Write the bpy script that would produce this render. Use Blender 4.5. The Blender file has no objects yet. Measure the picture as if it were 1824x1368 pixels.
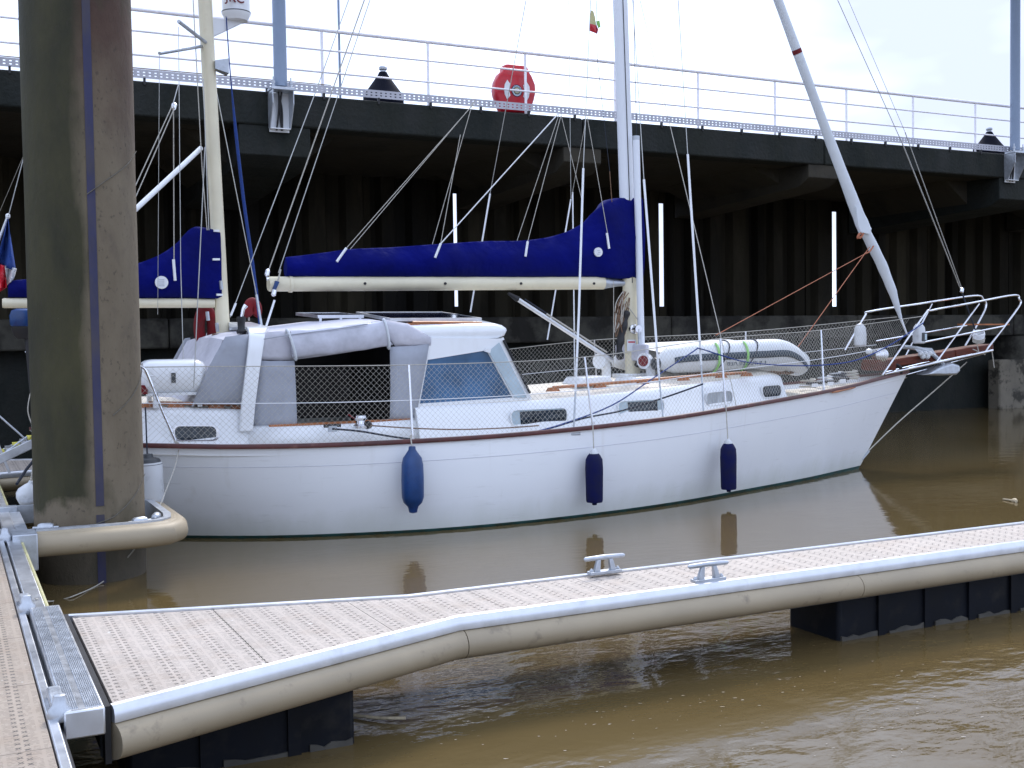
import bpy, math, random
from mathutils import Vector as V, Matrix as M
random.seed(7)
S = bpy.context.scene
COL = S.collection
# ------------------------------------------------------------------ camera
FPX, CAMH, YAW, PIT, ROLL = 2030.0, 2.2, math.radians(26.4), math.atan(79/2030), 0.0145
_fh = V((math.sin(YAW), math.cos(YAW), 0)); _r0 = V((math.cos(YAW), -math.sin(YAW), 0)); _z = V((0, 0, 1))
_fw = _fh*math.cos(PIT) - _z*math.sin(PIT); _u0 = _fh*math.sin(PIT) + _z*math.cos(PIT)
_rt = _r0*math.cos(ROLL) - _u0*math.sin(ROLL); _up = _u0*math.cos(ROLL) + _r0*math.sin(ROLL)
CP = V((0, 0, CAMH))
cd = bpy.data.cameras.new('camera'); cam = bpy.data.objects.new('camera', cd); COL.objects.link(cam)
cd.sensor_width = 36; cd.lens = 36*FPX/1824; cd.clip_start = 0.05; cd.clip_end = 5000
m3 = M((_rt, _up, -_fw)).transposed(); cam.matrix_world = M.Translation(CP) @ m3.to_4x4()
S.camera = cam
# ------------------------------------------------------------------ light
SUN_EL, SUN_AZ = math.radians(46), math.radians(36)       # azimuth from +Y towards +X
sdir = V((math.sin(SUN_AZ)*math.cos(SUN_EL), math.cos(SUN_AZ)*math.cos(SUN_EL), math.sin(SUN_EL)))
SKYOFF = (0, 3.7, 0)
W = bpy.data.worlds.new('World'); S.world = W; W.use_nodes = True
wn, wl = W.node_tree.nodes, W.node_tree.links; wn.clear()
wo = wn.new('ShaderNodeOutputWorld'); bg = wn.new('ShaderNodeBackground'); bg.inputs[1].default_value = 0.1
sky = wn.new('ShaderNodeTexSky'); sky.sky_type = 'NISHITA'; sky.sun_disc = False
sky.sun_elevation = SUN_EL; sky.sun_rotation = SUN_AZ; sky.air_density = 1.3; sky.dust_density = 2.0
tc = wn.new('ShaderNodeTexCoord')
mp = wn.new('ShaderNodeMapping'); mp.inputs['Scale'].default_value = (1, 1, 2.6); mp.inputs['Location'].default_value = SKYOFF
nz = wn.new('ShaderNodeTexNoise'); nz.inputs['Scale'].default_value = 2.3; nz.inputs['Detail'].default_value = 5; nz.inputs['Roughness'].default_value = .55
rp = wn.new('ShaderNodeValToRGB'); rp.color_ramp.elements[0].position = .33; rp.color_ramp.elements[0].color = (.94,.94,.94,1)
rp.color_ramp.elements[1].position = .62; rp.color_ramp.elements[1].color = (1,1,1,1)
nz2 = wn.new('ShaderNodeTexNoise'); nz2.inputs['Scale'].default_value = 3.4; nz2.inputs['Detail'].default_value = 4
rp2 = wn.new('ShaderNodeValToRGB'); rp2.color_ramp.elements[0].position = .38; rp2.color_ramp.elements[0].color = (7.4,8.3,11.0,1)
rp2.color_ramp.elements[1].position = .66; rp2.color_ramp.elements[1].color = (13.6,16.0,21.0,1)
mxw = wn.new('ShaderNodeMix'); mxw.data_type = 'RGBA'
# the sun behind the cloud brightens the cloud round it
dt = wn.new('ShaderNodeVectorMath'); dt.operation = 'DOT_PRODUCT'; dt.inputs[1].default_value = sdir
mr = wn.new('ShaderNodeMapRange'); mr.inputs[1].default_value = .93; mr.inputs[2].default_value = 1; mr.inputs[3].default_value = 1; mr.inputs[4].default_value = 3.5; mr.interpolation_type = 'SMOOTHERSTEP'
ml = wn.new('ShaderNodeVectorMath'); ml.operation = 'SCALE'
wl.new(tc.outputs['Generated'], mp.inputs[0]); wl.new(mp.outputs[0], nz.inputs[0]); wl.new(mp.outputs[0], nz2.inputs[0])
wl.new(nz.outputs[0], rp.inputs[0]); wl.new(nz2.outputs[0], rp2.inputs[0])
wl.new(tc.outputs['Generated'], dt.inputs[0]); wl.new(dt.outputs['Value'], mr.inputs[0])
wl.new(rp2.outputs[0], ml.inputs[0]); wl.new(mr.outputs[0], ml.inputs['Scale'])
wl.new(rp.outputs[0], mxw.inputs[0]); wl.new(sky.outputs[0], mxw.inputs[6]); wl.new(ml.outputs[0], mxw.inputs[7])
wl.new(mxw.outputs[2], bg.inputs[0]); wl.new(bg.outputs[0], wo.inputs[0])
sl = bpy.data.lights.new('sun', 'SUN'); sl.energy = 1.9; sl.angle = math.radians(14); sl.color = (1, .90, .76)
so = bpy.data.objects.new('sun', sl); COL.objects.link(so); so.location = (0, 10, 30)
so.rotation_euler = (-sdir).to_track_quat('-Z', 'Y').to_euler()
S.view_settings.view_transform = 'Standard'; S.view_settings.look = 'None'; S.view_settings.exposure = .2; S.view_settings.gamma = 1
S.view_settings.use_curve_mapping = False
S.cycles.max_bounces = 6; S.cycles.diffuse_bounces = 3; S.cycles.glossy_bounces = 3; S.cycles.transmission_bounces = 2

# ------------------------------------------------------------------ helpers
def ray(x, y): return _fw + _rt*((x-912)/FPX) - _up*((y-684)/FPX)
def PY(x, y, Y): d = ray(x, y); return CP + d*(Y/d.y)
def PZ(x, y, Z): d = ray(x, y); return CP + d*((Z-CAMH)/d.z)
def lerp(a, b, t): return a+(b-a)*t
def interp(tab, x):
    if x <= tab[0][0]: return tab[0][1]
    for (a, b), (c, d) in zip(tab, tab[1:]):
        if x <= c:
            return b+(d-b)*(x-a)/(c-a)
    return tab[-1][1]
def smooth_tab(tab, x):                      # catmull-rom through a table
    n = len(tab)
    if x <= tab[0][0]: return tab[0][1]
    if x >= tab[-1][0]: return tab[-1][1]
    for i in range(n-1):
        if x <= tab[i+1][0]:
            x0, y0 = tab[i]; x1, y1 = tab[i+1]
            m0 = (y1-tab[i-1][1])/(x1-tab[i-1][0]) if i > 0 else (y1-y0)/(x1-x0)
            m1 = (tab[i+2][1]-y0)/(tab[i+2][0]-x0) if i < n-2 else (y1-y0)/(x1-x0)
            h = x1-x0; t = (x-x0)/h
            return (2*t**3-3*t*t+1)*y0+(t**3-2*t*t+t)*h*m0+(-2*t**3+3*t*t)*y1+(t**3-t*t)*h*m1

class MB:
    def __init__(s): s.v = []; s.f = []
    def add(s, vs, fs):
        o = len(s.v); s.v += [tuple(q) for q in vs]; s.f += [tuple(i+o for i in t) for t in fs]; return s
    def box(s, a, b):
        x0, y0, z0 = a; x1, y1, z1 = b
        return s.add([(x0,y0,z0),(x1,y0,z0),(x1,y1,z0),(x0,y1,z0),(x0,y0,z1),(x1,y0,z1),(x1,y1,z1),(x0,y1,z1)],
                     [(0,3,2,1),(4,5,6,7),(0,1,5,4),(1,2,6,5),(2,3,7,6),(3,0,4,7)])
    def bar(s, p, q, w, h, up=(0,0,1)):        # rectangular bar from p to q
        p, q = V(p), V(q); d = (q-p).normalized(); u = V(up)
        if abs(d.dot(u)) > .95: u = V((0, 1, 0))
        r = d.cross(u).normalized(); u = r.cross(d)
        vs = [e + r*(sx*w/2) + u*(sz*h/2) for e in (p, q) for sx, sz in ((-1,-1),(1,-1),(1,1),(-1,1))]
        return s.add(vs, [(0,3,2,1),(4,5,6,7),(0,1,5,4),(1,2,6,5),(2,3,7,6),(3,0,4,7)])
    def loft(s, rings, closed=True, cap=True):
        n = len(rings[0]); o = len(s.v)
        for r in rings: s.v += [tuple(q) for q in r]
        for i in range(len(rings)-1):
            for j in range(n if closed else n-1):
                k = (j+1) % n
                s.f.append((o+i*n+j, o+i*n+k, o+(i+1)*n+k, o+(i+1)*n+j))
        if cap and closed:
            s.f.append(tuple(o+j for j in reversed(range(n)))); e = o+(len(rings)-1)*n
            s.f.append(tuple(e+j for j in range(n)))
        return s
    def tube(s, pts, r, n=8, cap=True, flat=1.0, ref=(0,0,1)):
        pts = [V(p) for p in pts]; m = len(pts)
        rs = r if isinstance(r, (list, tuple)) else [r]*m
        rings = []; u = None
        for i, p in enumerate(pts):
            d = (pts[min(i+1, m-1)]-pts[max(i-1, 0)]).normalized()
            if u is None:
                u = V(ref)
                if abs(d.dot(u)) > .93: u = V((0, 1, 0))
            a = d.cross(u).normalized(); u = a.cross(d).normalized()
            rings.append([p + a*(rs[i]*flat*math.cos(2*math.pi*k/n)) + u*(rs[i]*math.sin(2*math.pi*k/n)) for k in range(n)])
        return s.loft(rings, True, cap)
    def lathe(s, c, prof, n=20, ax=(0,0,1)):
        c = V(c); ax = V(ax).normalized(); t = V((1,0,0)) if abs(ax.x) < .9 else V((0,1,0))
        a = ax.cross(t).normalized(); b = ax.cross(a)
        return s.loft([[c + ax*z + a*(max(r, 1e-4)*math.cos(2*math.pi*k/n)) + b*(max(r, 1e-4)*math.sin(2*math.pi*k/n)) for k in range(n)] for r, z in prof])
    def prism(s, poly, off):
        off = V(off); n = len(poly); o = len(s.v)
        s.v += [tuple(V(p)) for p in poly] + [tuple(V(p)+off) for p in poly]
        s.f.append(tuple(o+i for i in reversed(range(n)))); s.f.append(tuple(o+n+i for i in range(n)))
        for i in range(n): k = (i+1) % n; s.f.append((o+i, o+k, o+n+k, o+n+i))
        return s
    def ring_prism(s, outer, inner, off):      # frame between two outlines of equal length
        off = V(off); n = len(outer); o = len(s.v)
        for L in (outer, inner, [V(p)+off for p in outer], [V(p)+off for p in inner]): s.v += [tuple(V(p)) for p in L]
        for i in range(n):
            k = (i+1) % n
            s.f += [(o+i, o+k, o+n+k, o+n+i), (o+2*n+i, o+3*n+i, o+3*n+k, o+2*n+k),
                    (o+i, o+2*n+i, o+2*n+k, o+k), (o+n+i, o+n+k, o+3*n+k, o+3*n+i)]
        return s
    def mesh(s, name, smooth=True, ang=38):
        me = bpy.data.meshes.new(name); me.from_pydata(s.v, [], s.f); me.validate()
        import bmesh
        b = bmesh.new(); b.from_mesh(me); bmesh.ops.recalc_face_normals(b, faces=b.faces); b.to_mesh(me); b.free()
        if smooth:
            me.shade_smooth(); me.set_sharp_from_angle(angle=math.radians(ang))
        return me
    def build(s, name, mat, parent=None, smooth=True, bev=0, ang=38):
        return link(name, s.mesh(name, smooth, ang), mat, parent, bev)
def link(name, me, mat, parent=None, bev=0, loc=None, rot=None):
    if mat and not me.materials: me.materials.append(mat)
    o = bpy.data.objects.new(name, me); COL.objects.link(o)
    if loc is not None: o.location = loc
    if rot is not None: o.rotation_euler = rot
    if parent: attach(o, parent)
    if bev:
        b = o.modifiers.new('bevel', 'BEVEL'); b.width = bev; b.segments = 2; b.limit_method = 'ANGLE'; b.angle_limit = math.radians(40)
    return o
def attach(o, parent):
    o.parent = parent
    if parent.type == 'EMPTY': o.matrix_parent_inverse = M.Translation(-parent.location)
def thing(name, label, cat, loc, group=None):
    o = bpy.data.objects.new(name, None); COL.objects.link(o); o.location = loc; o.empty_display_size = .2
    return tag(o, label, cat, group)
def tag(o, label=None, cat=None, group=None, kind=None):
    if label: o['label'] = label
    if cat: o['category'] = cat
    if group: o['group'] = group
    if kind: o['kind'] = kind
    return o
def sag(p, q, dz, n=14):
    return [V(p).lerp(V(q), i/n) - V((0,0,dz*4*(i/n)*(1-i/n))) for i in range(n+1)]
def curve(pts, n=6):                          # catmull-rom through 3D points
    pts = [V(p) for p in pts]; out = []
    for i in range(len(pts)-1):
        a = pts[max(i-1,0)]; b = pts[i]; c = pts[i+1]; d = pts[min(i+2, len(pts)-1)]
        for k in range(n):
            t = k/n
            out.append(.5*((2*b)+(c-a)*t+(2*a-5*b+4*c-d)*t*t+(3*b-a-3*c+d)*t**3))
    return out+[pts[-1]]

# ------------------------------------------------------------------ materials
def newmat(name):
    m = bpy.data.materials.new(name); m.use_nodes = True
    return m, m.node_tree.nodes, m.node_tree.links, m.node_tree.nodes['Principled BSDF']
def noise(n, l, vec, scale, detail=4, rough=.55):
    t = n.new('ShaderNodeTexNoise'); t.inputs['Scale'].default_value = scale; t.inputs['Detail'].default_value = detail; t.inputs['Roughness'].default_value = rough
    l.new(vec, t.inputs['Vector']); return t.outputs[0]
def mapr(n, l, v, a, b, c=0., d=1.):
    t = n.new('ShaderNodeMapRange'); t.inputs[1].default_value = a; t.inputs[2].default_value = b; t.inputs[3].default_value = c; t.inputs[4].default_value = d
    l.new(v, t.inputs[0]); return t.outputs[0]
def mixc(n, l, f, a, b):
    t = n.new('ShaderNodeMix'); t.data_type = 'RGBA'
    for sock, val in ((0, f), (6, a), (7, b)):
        if hasattr(val, 'links') or hasattr(val, 'is_linked'): l.new(val, t.inputs[sock])
        else: t.inputs[sock].default_value = val if sock == 0 else (*val, 1)
    return t.outputs[2]
def mth(n, l, op, a, b=None):
    t = n.new('ShaderNodeMath'); t.operation = op
    for i, q in enumerate((a, b)):
        if q is None: continue
        if isinstance(q, (int, float)): t.inputs[i].default_value = q
        else: l.new(q, t.inputs[i])
    return t.outputs[0]
def position(n, l, scale=(1,1,1)):
    g = n.new('ShaderNodeNewGeometry'); m = n.new('ShaderNodeMapping'); m.inputs['Scale'].default_value = scale
    l.new(g.outputs['Position'], m.inputs[0]); return m.outputs[0]
def bump(n, l, b, h, strength, dist=.01):
    t = n.new('ShaderNodeBump'); t.inputs['Strength'].default_value = strength; t.inputs['Distance'].default_value = dist
    l.new(h, t.inputs['Height']); l.new(t.outputs[0], b.inputs['Normal'])
def pm(name, col, rough=.5, metal=0., var=.12, vs=2.5, dirt=None, streak=1., bmp=0., bs=60., bd=.004, spec=.5, coat=0., rnd=0.):
    m, n, l, b = newmat(name)
    p = position(n, l, (1, 1, streak))
    f = mapr(n, l, noise(n, l, p, vs, 3), .3, .7)
    c = mixc(n, l, f, tuple(k*(1-var) for k in col), tuple(min(1, k*(1+var)) for k in col))
    if dirt:
        dc, lo, hi, ds, amt = dirt
        df = mapr(n, l, noise(n, l, p, ds, 4, .65), lo, hi, 0, amt); c = mixc(n, l, df, c, dc)
    if rnd:
        oi = n.new('ShaderNodeObjectInfo'); rr = mapr(n, l, oi.outputs['Random'], 0, 1, 1-rnd, 1+rnd)
        h = n.new('ShaderNodeHueSaturation'); l.new(rr, h.inputs['Value']); l.new(c, h.inputs['Color']); c = h.outputs[0]
    l.new(c, b.inputs['Base Color'])
    b.inputs['Metallic'].default_value = metal; b.inputs['Specular IOR Level'].default_value = spec
    l.new(mapr(n, l, f, 0, 1, max(.02, rough*.85), min(1, rough*1.15)), b.inputs['Roughness'])
    if coat: b.inputs['Coat Weight'].default_value = coat; b.inputs['Coat Roughness'].default_value = .08
    if bmp: bump(n, l, b, noise(n, l, position(n, l), bs, 2), bmp, bd)
    return m
MT = {}
MT['gel'] = pm('white_gelcoat', (.81,.83,.85), .22, var=.025, vs=1.2, dirt=((.62,.63,.60), .55, .8, 3.0, .35), streak=.35, coat=.3)
MT['deckc'] = pm('cream_deck_paint', (.74,.69,.60), .55, var=.05, dirt=((.55,.48,.38), .55, .8, 5, .4), bmp=.15, bs=150)
MT['wood'] = pm('red_brown_varnished_wood', (.11,.026,.013), .5, spec=.25, var=.35, vs=9, streak=4, bmp=.1, bs=80)
MT['teak'] = pm('orange_teak', (.36,.13,.045), .4, var=.3, vs=9, bmp=.1, bs=80)
MT['toe'] = pm('dark_red_rubbing_strip', (.085,.022,.02), .45, var=.3, vs=6, dirt=((.25,.12,.09), .58, .75, 8, .7))
MT['steel'] = pm('stainless_steel', (.72,.73,.76), .16, 1., var=.06)
MT['alu'] = pm('brushed_aluminium', (.66,.68,.71), .34, .85, var=.08, vs=8, dirt=((.42,.42,.40), .55, .8, 7, .5))
MT['galv'] = pm('galvanised_steel', (.47,.50,.54), .42, .7, var=.15, vs=14, dirt=((.25,.24,.22), .6, .8, 6, .5))
MT['mastw'] = pm('skylit_white_mast', (.72,.75,.80), .3, var=.04, vs=2, streak=.2)  # blue tint of sky light is put into the mast white
MT['mastc'] = pm('cream_painted_spar', (.74,.68,.50), .38, var=.07, vs=3, dirt=((.5,.43,.28), .6, .8, 6, .4))
MT['navy'] = pm('navy_acrylic_canvas', (.0015,.0035,.105), .9, var=.22, vs=1.6, bmp=.9, bs=6, bd=.03, spec=.12)
MT['navy'].node_tree.nodes['Principled BSDF'].inputs['Sheen Weight'].default_value = .04
MT['navy'].node_tree.nodes['Principled BSDF'].inputs['Sheen Tint'].default_value = (.10,.35,.9,1)
MT['navyd'] = pm('dark_navy_fender_cover', (.002,.004,.05), .85, var=.3, vs=8, bmp=.3, bs=60, spec=.3)
MT['bluef'] = pm('blue_fender_vinyl', (.005,.045,.17), .35, var=.25, vs=4, dirt=((.004,.01,.09), .5, .62, 3.5, .6))
MT['bluer'] = pm('blue_rope', (.008,.04,.20), .8, var=.3, vs=40)
MT['whitef'] = pm('white_fender_vinyl', (.62,.64,.66), .4, var=.06, dirt=((.3,.3,.28), .55, .75, 7, .5))
MT['grey'] = pm('grey_canvas', (.36,.38,.43), .85, var=.09, vs=4, dirt=((.25,.26,.28), .55, .8, 4, .4), bmp=.6, bs=5, bd=.03, spec=.2)
MT['greyl'] = pm('pale_grey_canvas', (.56,.56,.62), .75, var=.08, vs=4, dirt=((.36,.36,.40), .55, .8, 5, .5), bmp=.6, bs=6, bd=.03, spec=.25)
MT['vinyl'] = pm('rolled_clear_vinyl', (.50,.51,.58), .16, var=.18, vs=5, bmp=.25, bs=7, bd=.02, coat=.4)
MT['glass'] = pm('dark_blue_tinted_glass', (.04,.12,.24), .05, var=.4, vs=2.2, spec=.5)
MT['glassd'] = pm('dark_portlight_glass', (.012,.022,.032), .06, var=.4, vs=9, spec=.7)
MT['glassp'] = pm('pale_blue_perspex', (.42,.52,.58), .12, var=.12, vs=5)
MT['curtain'] = pm('pale_curtain_behind_glass', (.34,.37,.40), .35, var=.3, vs=22, streak=.2)
MT['black'] = pm('black_rubber_and_shade', (.012,.012,.014), .55, var=.3)
MT['solar'] = pm('solar_cell', (.006,.008,.025), .12, var=.3, vs=8)
MT['rope'] = pm('pale_rope', (.45,.43,.38), .85, var=.2, vs=60)
MT['roped'] = pm('dark_rope', (.02,.025,.04), .85, var=.3, vs=60)
MT['ropeo'] = pm('orange_rope', (.42,.15,.08), .8, var=.25, vs=60)
MT['ropeb'] = pm('brown_rope', (.17,.10,.06), .85, var=.3, vs=60)
MT['wire'] = pm('rigging_wire', (.42,.42,.40), .35, .7, var=.1)
MT['pvc'] = pm('white_pvc_sleeve', (.80,.82,.85), .35, var=.04)
MT['sailw'] = pm('white_sailcloth', (.62,.66,.70), .7, var=.07, vs=3, streak=.4, bmp=.3, bs=14, bd=.02)
MT['red'] = pm('red_plastic', (.50,.008,.022), .32, var=.12, vs=4)
MT['redd'] = pm('dark_red_cloth', (.16,.005,.010), .8, var=.25, vs=8)
MT['white'] = pm('white_plastic', (.75,.77,.79), .35, var=.04)
MT['yellow'] = pm('yellow_paint', (.55,.50,.08), .6, var=.15)
MT['yel2'] = pm('pale_yellow_rubber', (.50,.47,.24), .6, var=.15, dirt=((.3,.28,.2), .5, .75, 8, .6))
MT['green'] = pm('lime_green_strap', (.30,.62,.18), .7, var=.1)
MT['cone'] = pm('black_bollard_paint', (.004,.005,.012), .75, var=.3, spec=.1)
MT['rail'] = pm('pale_galvanised_rail', (.86,.84,.88), .45, .0, var=.08, vs=9)
MT['tray'] = pm('dull_galvanised_tray', (.42,.42,.46), .5, .3, var=.15, vs=3)
MT['cord'] = pm('weathered_grey_cord', (.12,.11,.09), .9, var=.3, vs=40)
MT['post'] = pm('blue_grey_steel_post', (.22,.28,.38), .4, .2, var=.05, vs=3)
MT['anti'] = pm('dark_green_antifouling', (.012,.060,.055), .6, var=.4, vs=4, dirt=((.02,.03,.015), .45, .65, 6, .8))
MT['beige'] = pm('beige_rubber_fender', (.39,.325,.23), .55, var=.07, vs=3, dirt=((.22,.17,.10), .52, .8, 5, .55), bmp=.1, bs=90)
MT['beige'] = pm('beige_rubber_fender', (.34,.28,.19), .55, var=.1, vs=2, dirt=((.10,.08,.06), .60, .80, 7, .75), bmp=.12, bs=70)
MT['float'] = pm('dark_navy_plastic_float', (.003,.0042,.0075), .6, spec=.2, var=.4, vs=4, dirt=((.028,.025,.02), .55, .75, 5, .5))
MT['stripe'] = pm('faded_indigo_paint', (.030,.031,.078), .75, var=.35, vs=5, streak=.4, dirt=((.075,.064,.052), .45, .70, 2.2, .8))
MT['gveh'] = pm('dark_grey_plastic', (.05,.055,.06), .5, var=.2)
MT['dingw'] = pm('white_dinghy_fabric', (.70,.72,.73), .5, var=.05, dirt=((.45,.45,.40), .55, .8, 6, .4))
MT['dings'] = pm('slate_dinghy_stripe', (.035,.055,.075), .55, var=.15)
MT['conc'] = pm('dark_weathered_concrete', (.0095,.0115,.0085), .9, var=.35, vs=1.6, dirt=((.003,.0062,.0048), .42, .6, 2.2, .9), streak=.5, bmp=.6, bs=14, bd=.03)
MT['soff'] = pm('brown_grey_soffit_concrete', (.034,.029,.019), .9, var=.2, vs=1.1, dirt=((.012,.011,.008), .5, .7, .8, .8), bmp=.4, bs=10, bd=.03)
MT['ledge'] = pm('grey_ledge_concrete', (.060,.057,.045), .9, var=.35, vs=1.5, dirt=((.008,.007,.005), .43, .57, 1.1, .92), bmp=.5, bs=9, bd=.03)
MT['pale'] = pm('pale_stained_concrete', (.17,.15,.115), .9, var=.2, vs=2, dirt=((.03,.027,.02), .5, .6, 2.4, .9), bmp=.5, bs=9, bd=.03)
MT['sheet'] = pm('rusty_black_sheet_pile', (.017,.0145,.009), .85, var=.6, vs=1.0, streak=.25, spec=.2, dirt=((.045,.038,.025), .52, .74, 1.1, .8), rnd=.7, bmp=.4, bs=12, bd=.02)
MT['twig'] = pm('pale_driftwood', (.45,.38,.26), .8, var=.3, vs=30)
MT['foam'] = pm('pale_foam', (.42,.37,.30), .8, var=.2, vs=30)
MT['scum'] = pm('mud_scum', (.065,.06,.05), .85, var=.3, vs=8)

def mat_hull():
    m, n, l, b = newmat('white_hull_gelcoat')
    p = position(n, l, (1, 1, .3)); g = position(n, l)
    f = mapr(n, l, noise(n, l, p, .9, 5), .3, .7)
    c = mixc(n, l, f, (.80,.82,.85), (.84,.86,.88))
    sx = n.new('ShaderNodeSeparateXYZ'); l.new(g, sx.inputs[0])
    # algae tint creeping up from the waterline, uneven edge
    zz = mth(n, l, 'ADD', sx.outputs[2], mth(n, l, 'MULTIPLY', mth(n, l, 'SUBTRACT', noise(n, l, p, 3.5, 6), .5), .35))
    c = mixc(n, l, mapr(n, l, zz, .34, .02, 0, .42), c, (.42,.45,.34))
    st = mapr(n, l, noise(n, l, position(n, l, (5, 5, .25)), 1.3, 4), .62, .82, 0, .22)
    c = mixc(n, l, st, c, (.48,.44,.36))
    sc = mapr(n, l, noise(n, l, position(n, l, (.8, 1, 7)), 2.6, 5, .7), .60, .76, 0, .32)
    c = mixc(n, l, sc, c, (.46,.46,.45))
    l.new(c, b.inputs['Base Color']); b.inputs['Roughness'].default_value = .24
    bump(n, l, b, noise(n, l, g, 1.6, 3), .10, .02)
    return m
MT['hull'] = mat_hull()
def mat_pile():
    m, n, l, b = newmat('weathered_steel_pile')
    tcn = n.new('ShaderNodeTexCoord'); sx = n.new('ShaderNodeSeparateXYZ'); l.new(tcn.outputs['Object'], sx.inputs[0])
    def ns(sc, stretch, d=5):
        mp_ = n.new('ShaderNodeMapping'); mp_.inputs['Scale'].default_value = (1, 1, stretch); l.new(tcn.outputs['Object'], mp_.inputs[0])
        return noise(n, l, mp_.outputs[0], sc, d, .6)
    grey = mixc(n, l, mapr(n, l, ns(1.8, .35), .3, .7), (.125,.098,.062), (.185,.150,.100))
    grey = mixc(n, l, mapr(n, l, ns(6, .6), .55, .75, 0, .6), grey, (.085,.066,.048))
    rust = mixc(n, l, mapr(n, l, ns(2.2, .5), .35, .65), (.040,.017,.010), (.075,.040,.024))
    olive = mixc(n, l, mapr(n, l, ns(2.4, .4), .3, .7), (.013,.0135,.003), (.045,.041,.012))
    # rusty above, growth mostly round the side turned to the pontoon, bare grey steel below
    zt = mth(n, l, 'ADD', sx.outputs[2], mth(n, l, 'MULTIPLY', mth(n, l, 'SUBTRACT', ns(1.3, .5), .5), 3.2))
    c = mixc(n, l, mapr(n, l, zt, 3.7, 5.1), grey, rust)
    sd = mth(n, l, 'ADD', sx.outputs[0], mth(n, l, 'MULTIPLY', mth(n, l, 'SUBTRACT', ns(1.5, .3, 5), .5), .55))
    hi = mapr(n, l, mth(n, l, 'ADD', sx.outputs[2], mth(n, l, 'MULTIPLY', mth(n, l, 'SUBTRACT', ns(1.8, .8), .5), .9)), .62, .74)
    fo = mth(n, l, 'MULTIPLY', mapr(n, l, sd, .0, -.13), hi)
    c = mixc(n, l, fo, c, olive)
    c = mixc(n, l, mapr(n, l, ns(.9, .5), .56, .64, 0, .7), c, mixc(n, l, .5, olive, (.045,.039,.016)))
    c = mixc(n, l, mapr(n, l, ns(9, 1., 2), .76, .80), c, (.35,.32,.26))
    c = mixc(n, l, mapr(n, l, ns(26, .7, 4), .60, .68, 0, .5), c, (.035,.026,.018))
    wet = mapr(n, l, sx.outputs[2], .5, .36, 0, .55)
    c = mixc(n, l, wet, c, (.05,.045,.035))
    l.new(c, b.inputs['Base Color']); b.inputs['Roughness'].default_value = .75
    bump(n, l, b, ns(18, .6), .35, .02)
    return m
MT['pile'] = mat_pile()
def mat_grating(name, base, along):
    """pontoon deck boards: fine ribs, plain strips and pairs of small cross-shaped drain holes"""
    m, n, l, b = newmat(name)
    g = position(n, l); sx = n.new('ShaderNodeSeparateXYZ'); l.new(g, sx.inputs[0])
    X, Y = (sx.outputs[0], sx.outputs[1]) if along == 'x' else (sx.outputs[1], sx.outputs[0])
    def fr(v, per, off=0.):
        return mth(n, l, 'FRACT', mth(n, l, 'ADD', mth(n, l, 'DIVIDE', v, per), off))
    X = mth(n, l, 'ADD', X, 50); Y = mth(n, l, 'ADD', Y, 50)
    u = fr(X, .148)                                   # one bay: hole | plain strip | hole | ribs | thin strip | ribs
    holes = None
    for cu, ph in ((.32, 0.), (.55, .5)):
        a = mth(n, l, 'ABSOLUTE', mth(n, l, 'MULTIPLY', mth(n, l, 'SUBTRACT', u, cu), .148))
        c = mth(n, l, 'ABSOLUTE', mth(n, l, 'MULTIPLY', mth(n, l, 'SUBTRACT', fr(Y, .060, ph), .5), .060))
        d = mth(n, l, 'ABSOLUTE', mth(n, l, 'SUBTRACT', a, c))
        k = mth(n, l, 'MULTIPLY', mth(n, l, 'LESS_THAN', d, .0036), mth(n, l, 'LESS_THAN', mth(n, l, 'MAXIMUM', a, c), .0120))
        holes = k if holes is None else mth(n, l, 'MAXIMUM', holes, k)
    rib = mth(n, l, 'LESS_THAN', fr(Y, .0165), .34)
    jag = mth(n, l, 'GREATER_THAN', noise(n, l, position(n, l, (40, 40, 1)), 1.0, 2), .47)
    s1 = mth(n, l, 'GREATER_THAN', mth(n, l, 'ABSOLUTE', mth(n, l, 'SUBTRACT', u, .435)), .07)
    s2 = mth(n, l, 'GREATER_THAN', mth(n, l, 'ABSOLUTE', mth(n, l, 'SUBTRACT', u, .93)), .05)
    rib = mth(n, l, 'MULTIPLY', mth(n, l, 'MULTIPLY', rib, jag), mth(n, l, 'MULTIPLY', s1, s2))
    f = mapr(n, l, noise(n, l, g, 1.6, 5), .3, .7)
    c = mixc(n, l, f, tuple(k*.90 for k in base), tuple(k*1.06 for k in base))
    c = mixc(n, l, mapr(n, l, noise(n, l, g, 5, 6), .52, .75, 0, .45), c, (base[0]*.80, base[1]*.70, base[2]*.62))
    c = mixc(n, l, mapr(n, l, noise(n, l, g, .9, 6, .65), .54, .72, 0, .4), c, (base[0]*.62, base[1]*.55, base[2]*.46))
    c = mixc(n, l, mapr(n, l, noise(n, l, g, 11, 2), .735, .75, 0, .8), c, (.7,.69,.66))
    c = mixc(n, l, mth(n, l, 'MULTIPLY', rib, .6), c, tuple(k*.30 for k in base))
    c = mixc(n, l, holes, c, (.035,.03,.028))
    l.new(c, b.inputs['Base Color']); b.inputs['Roughness'].default_value = .62
    h = mth(n, l, 'SUBTRACT', 1, mth(n, l, 'MAXIMUM', mth(n, l, 'MULTIPLY', rib, .35), holes))
    bump(n, l, b, h, .5, .006)
    return m
MT['gratx'] = mat_grating('beige_grating_deck', (.47,.41,.355), 'x')
MT['graty'] = mat_grating('tan_grating_deck', (.37,.305,.24), 'x')
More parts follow.
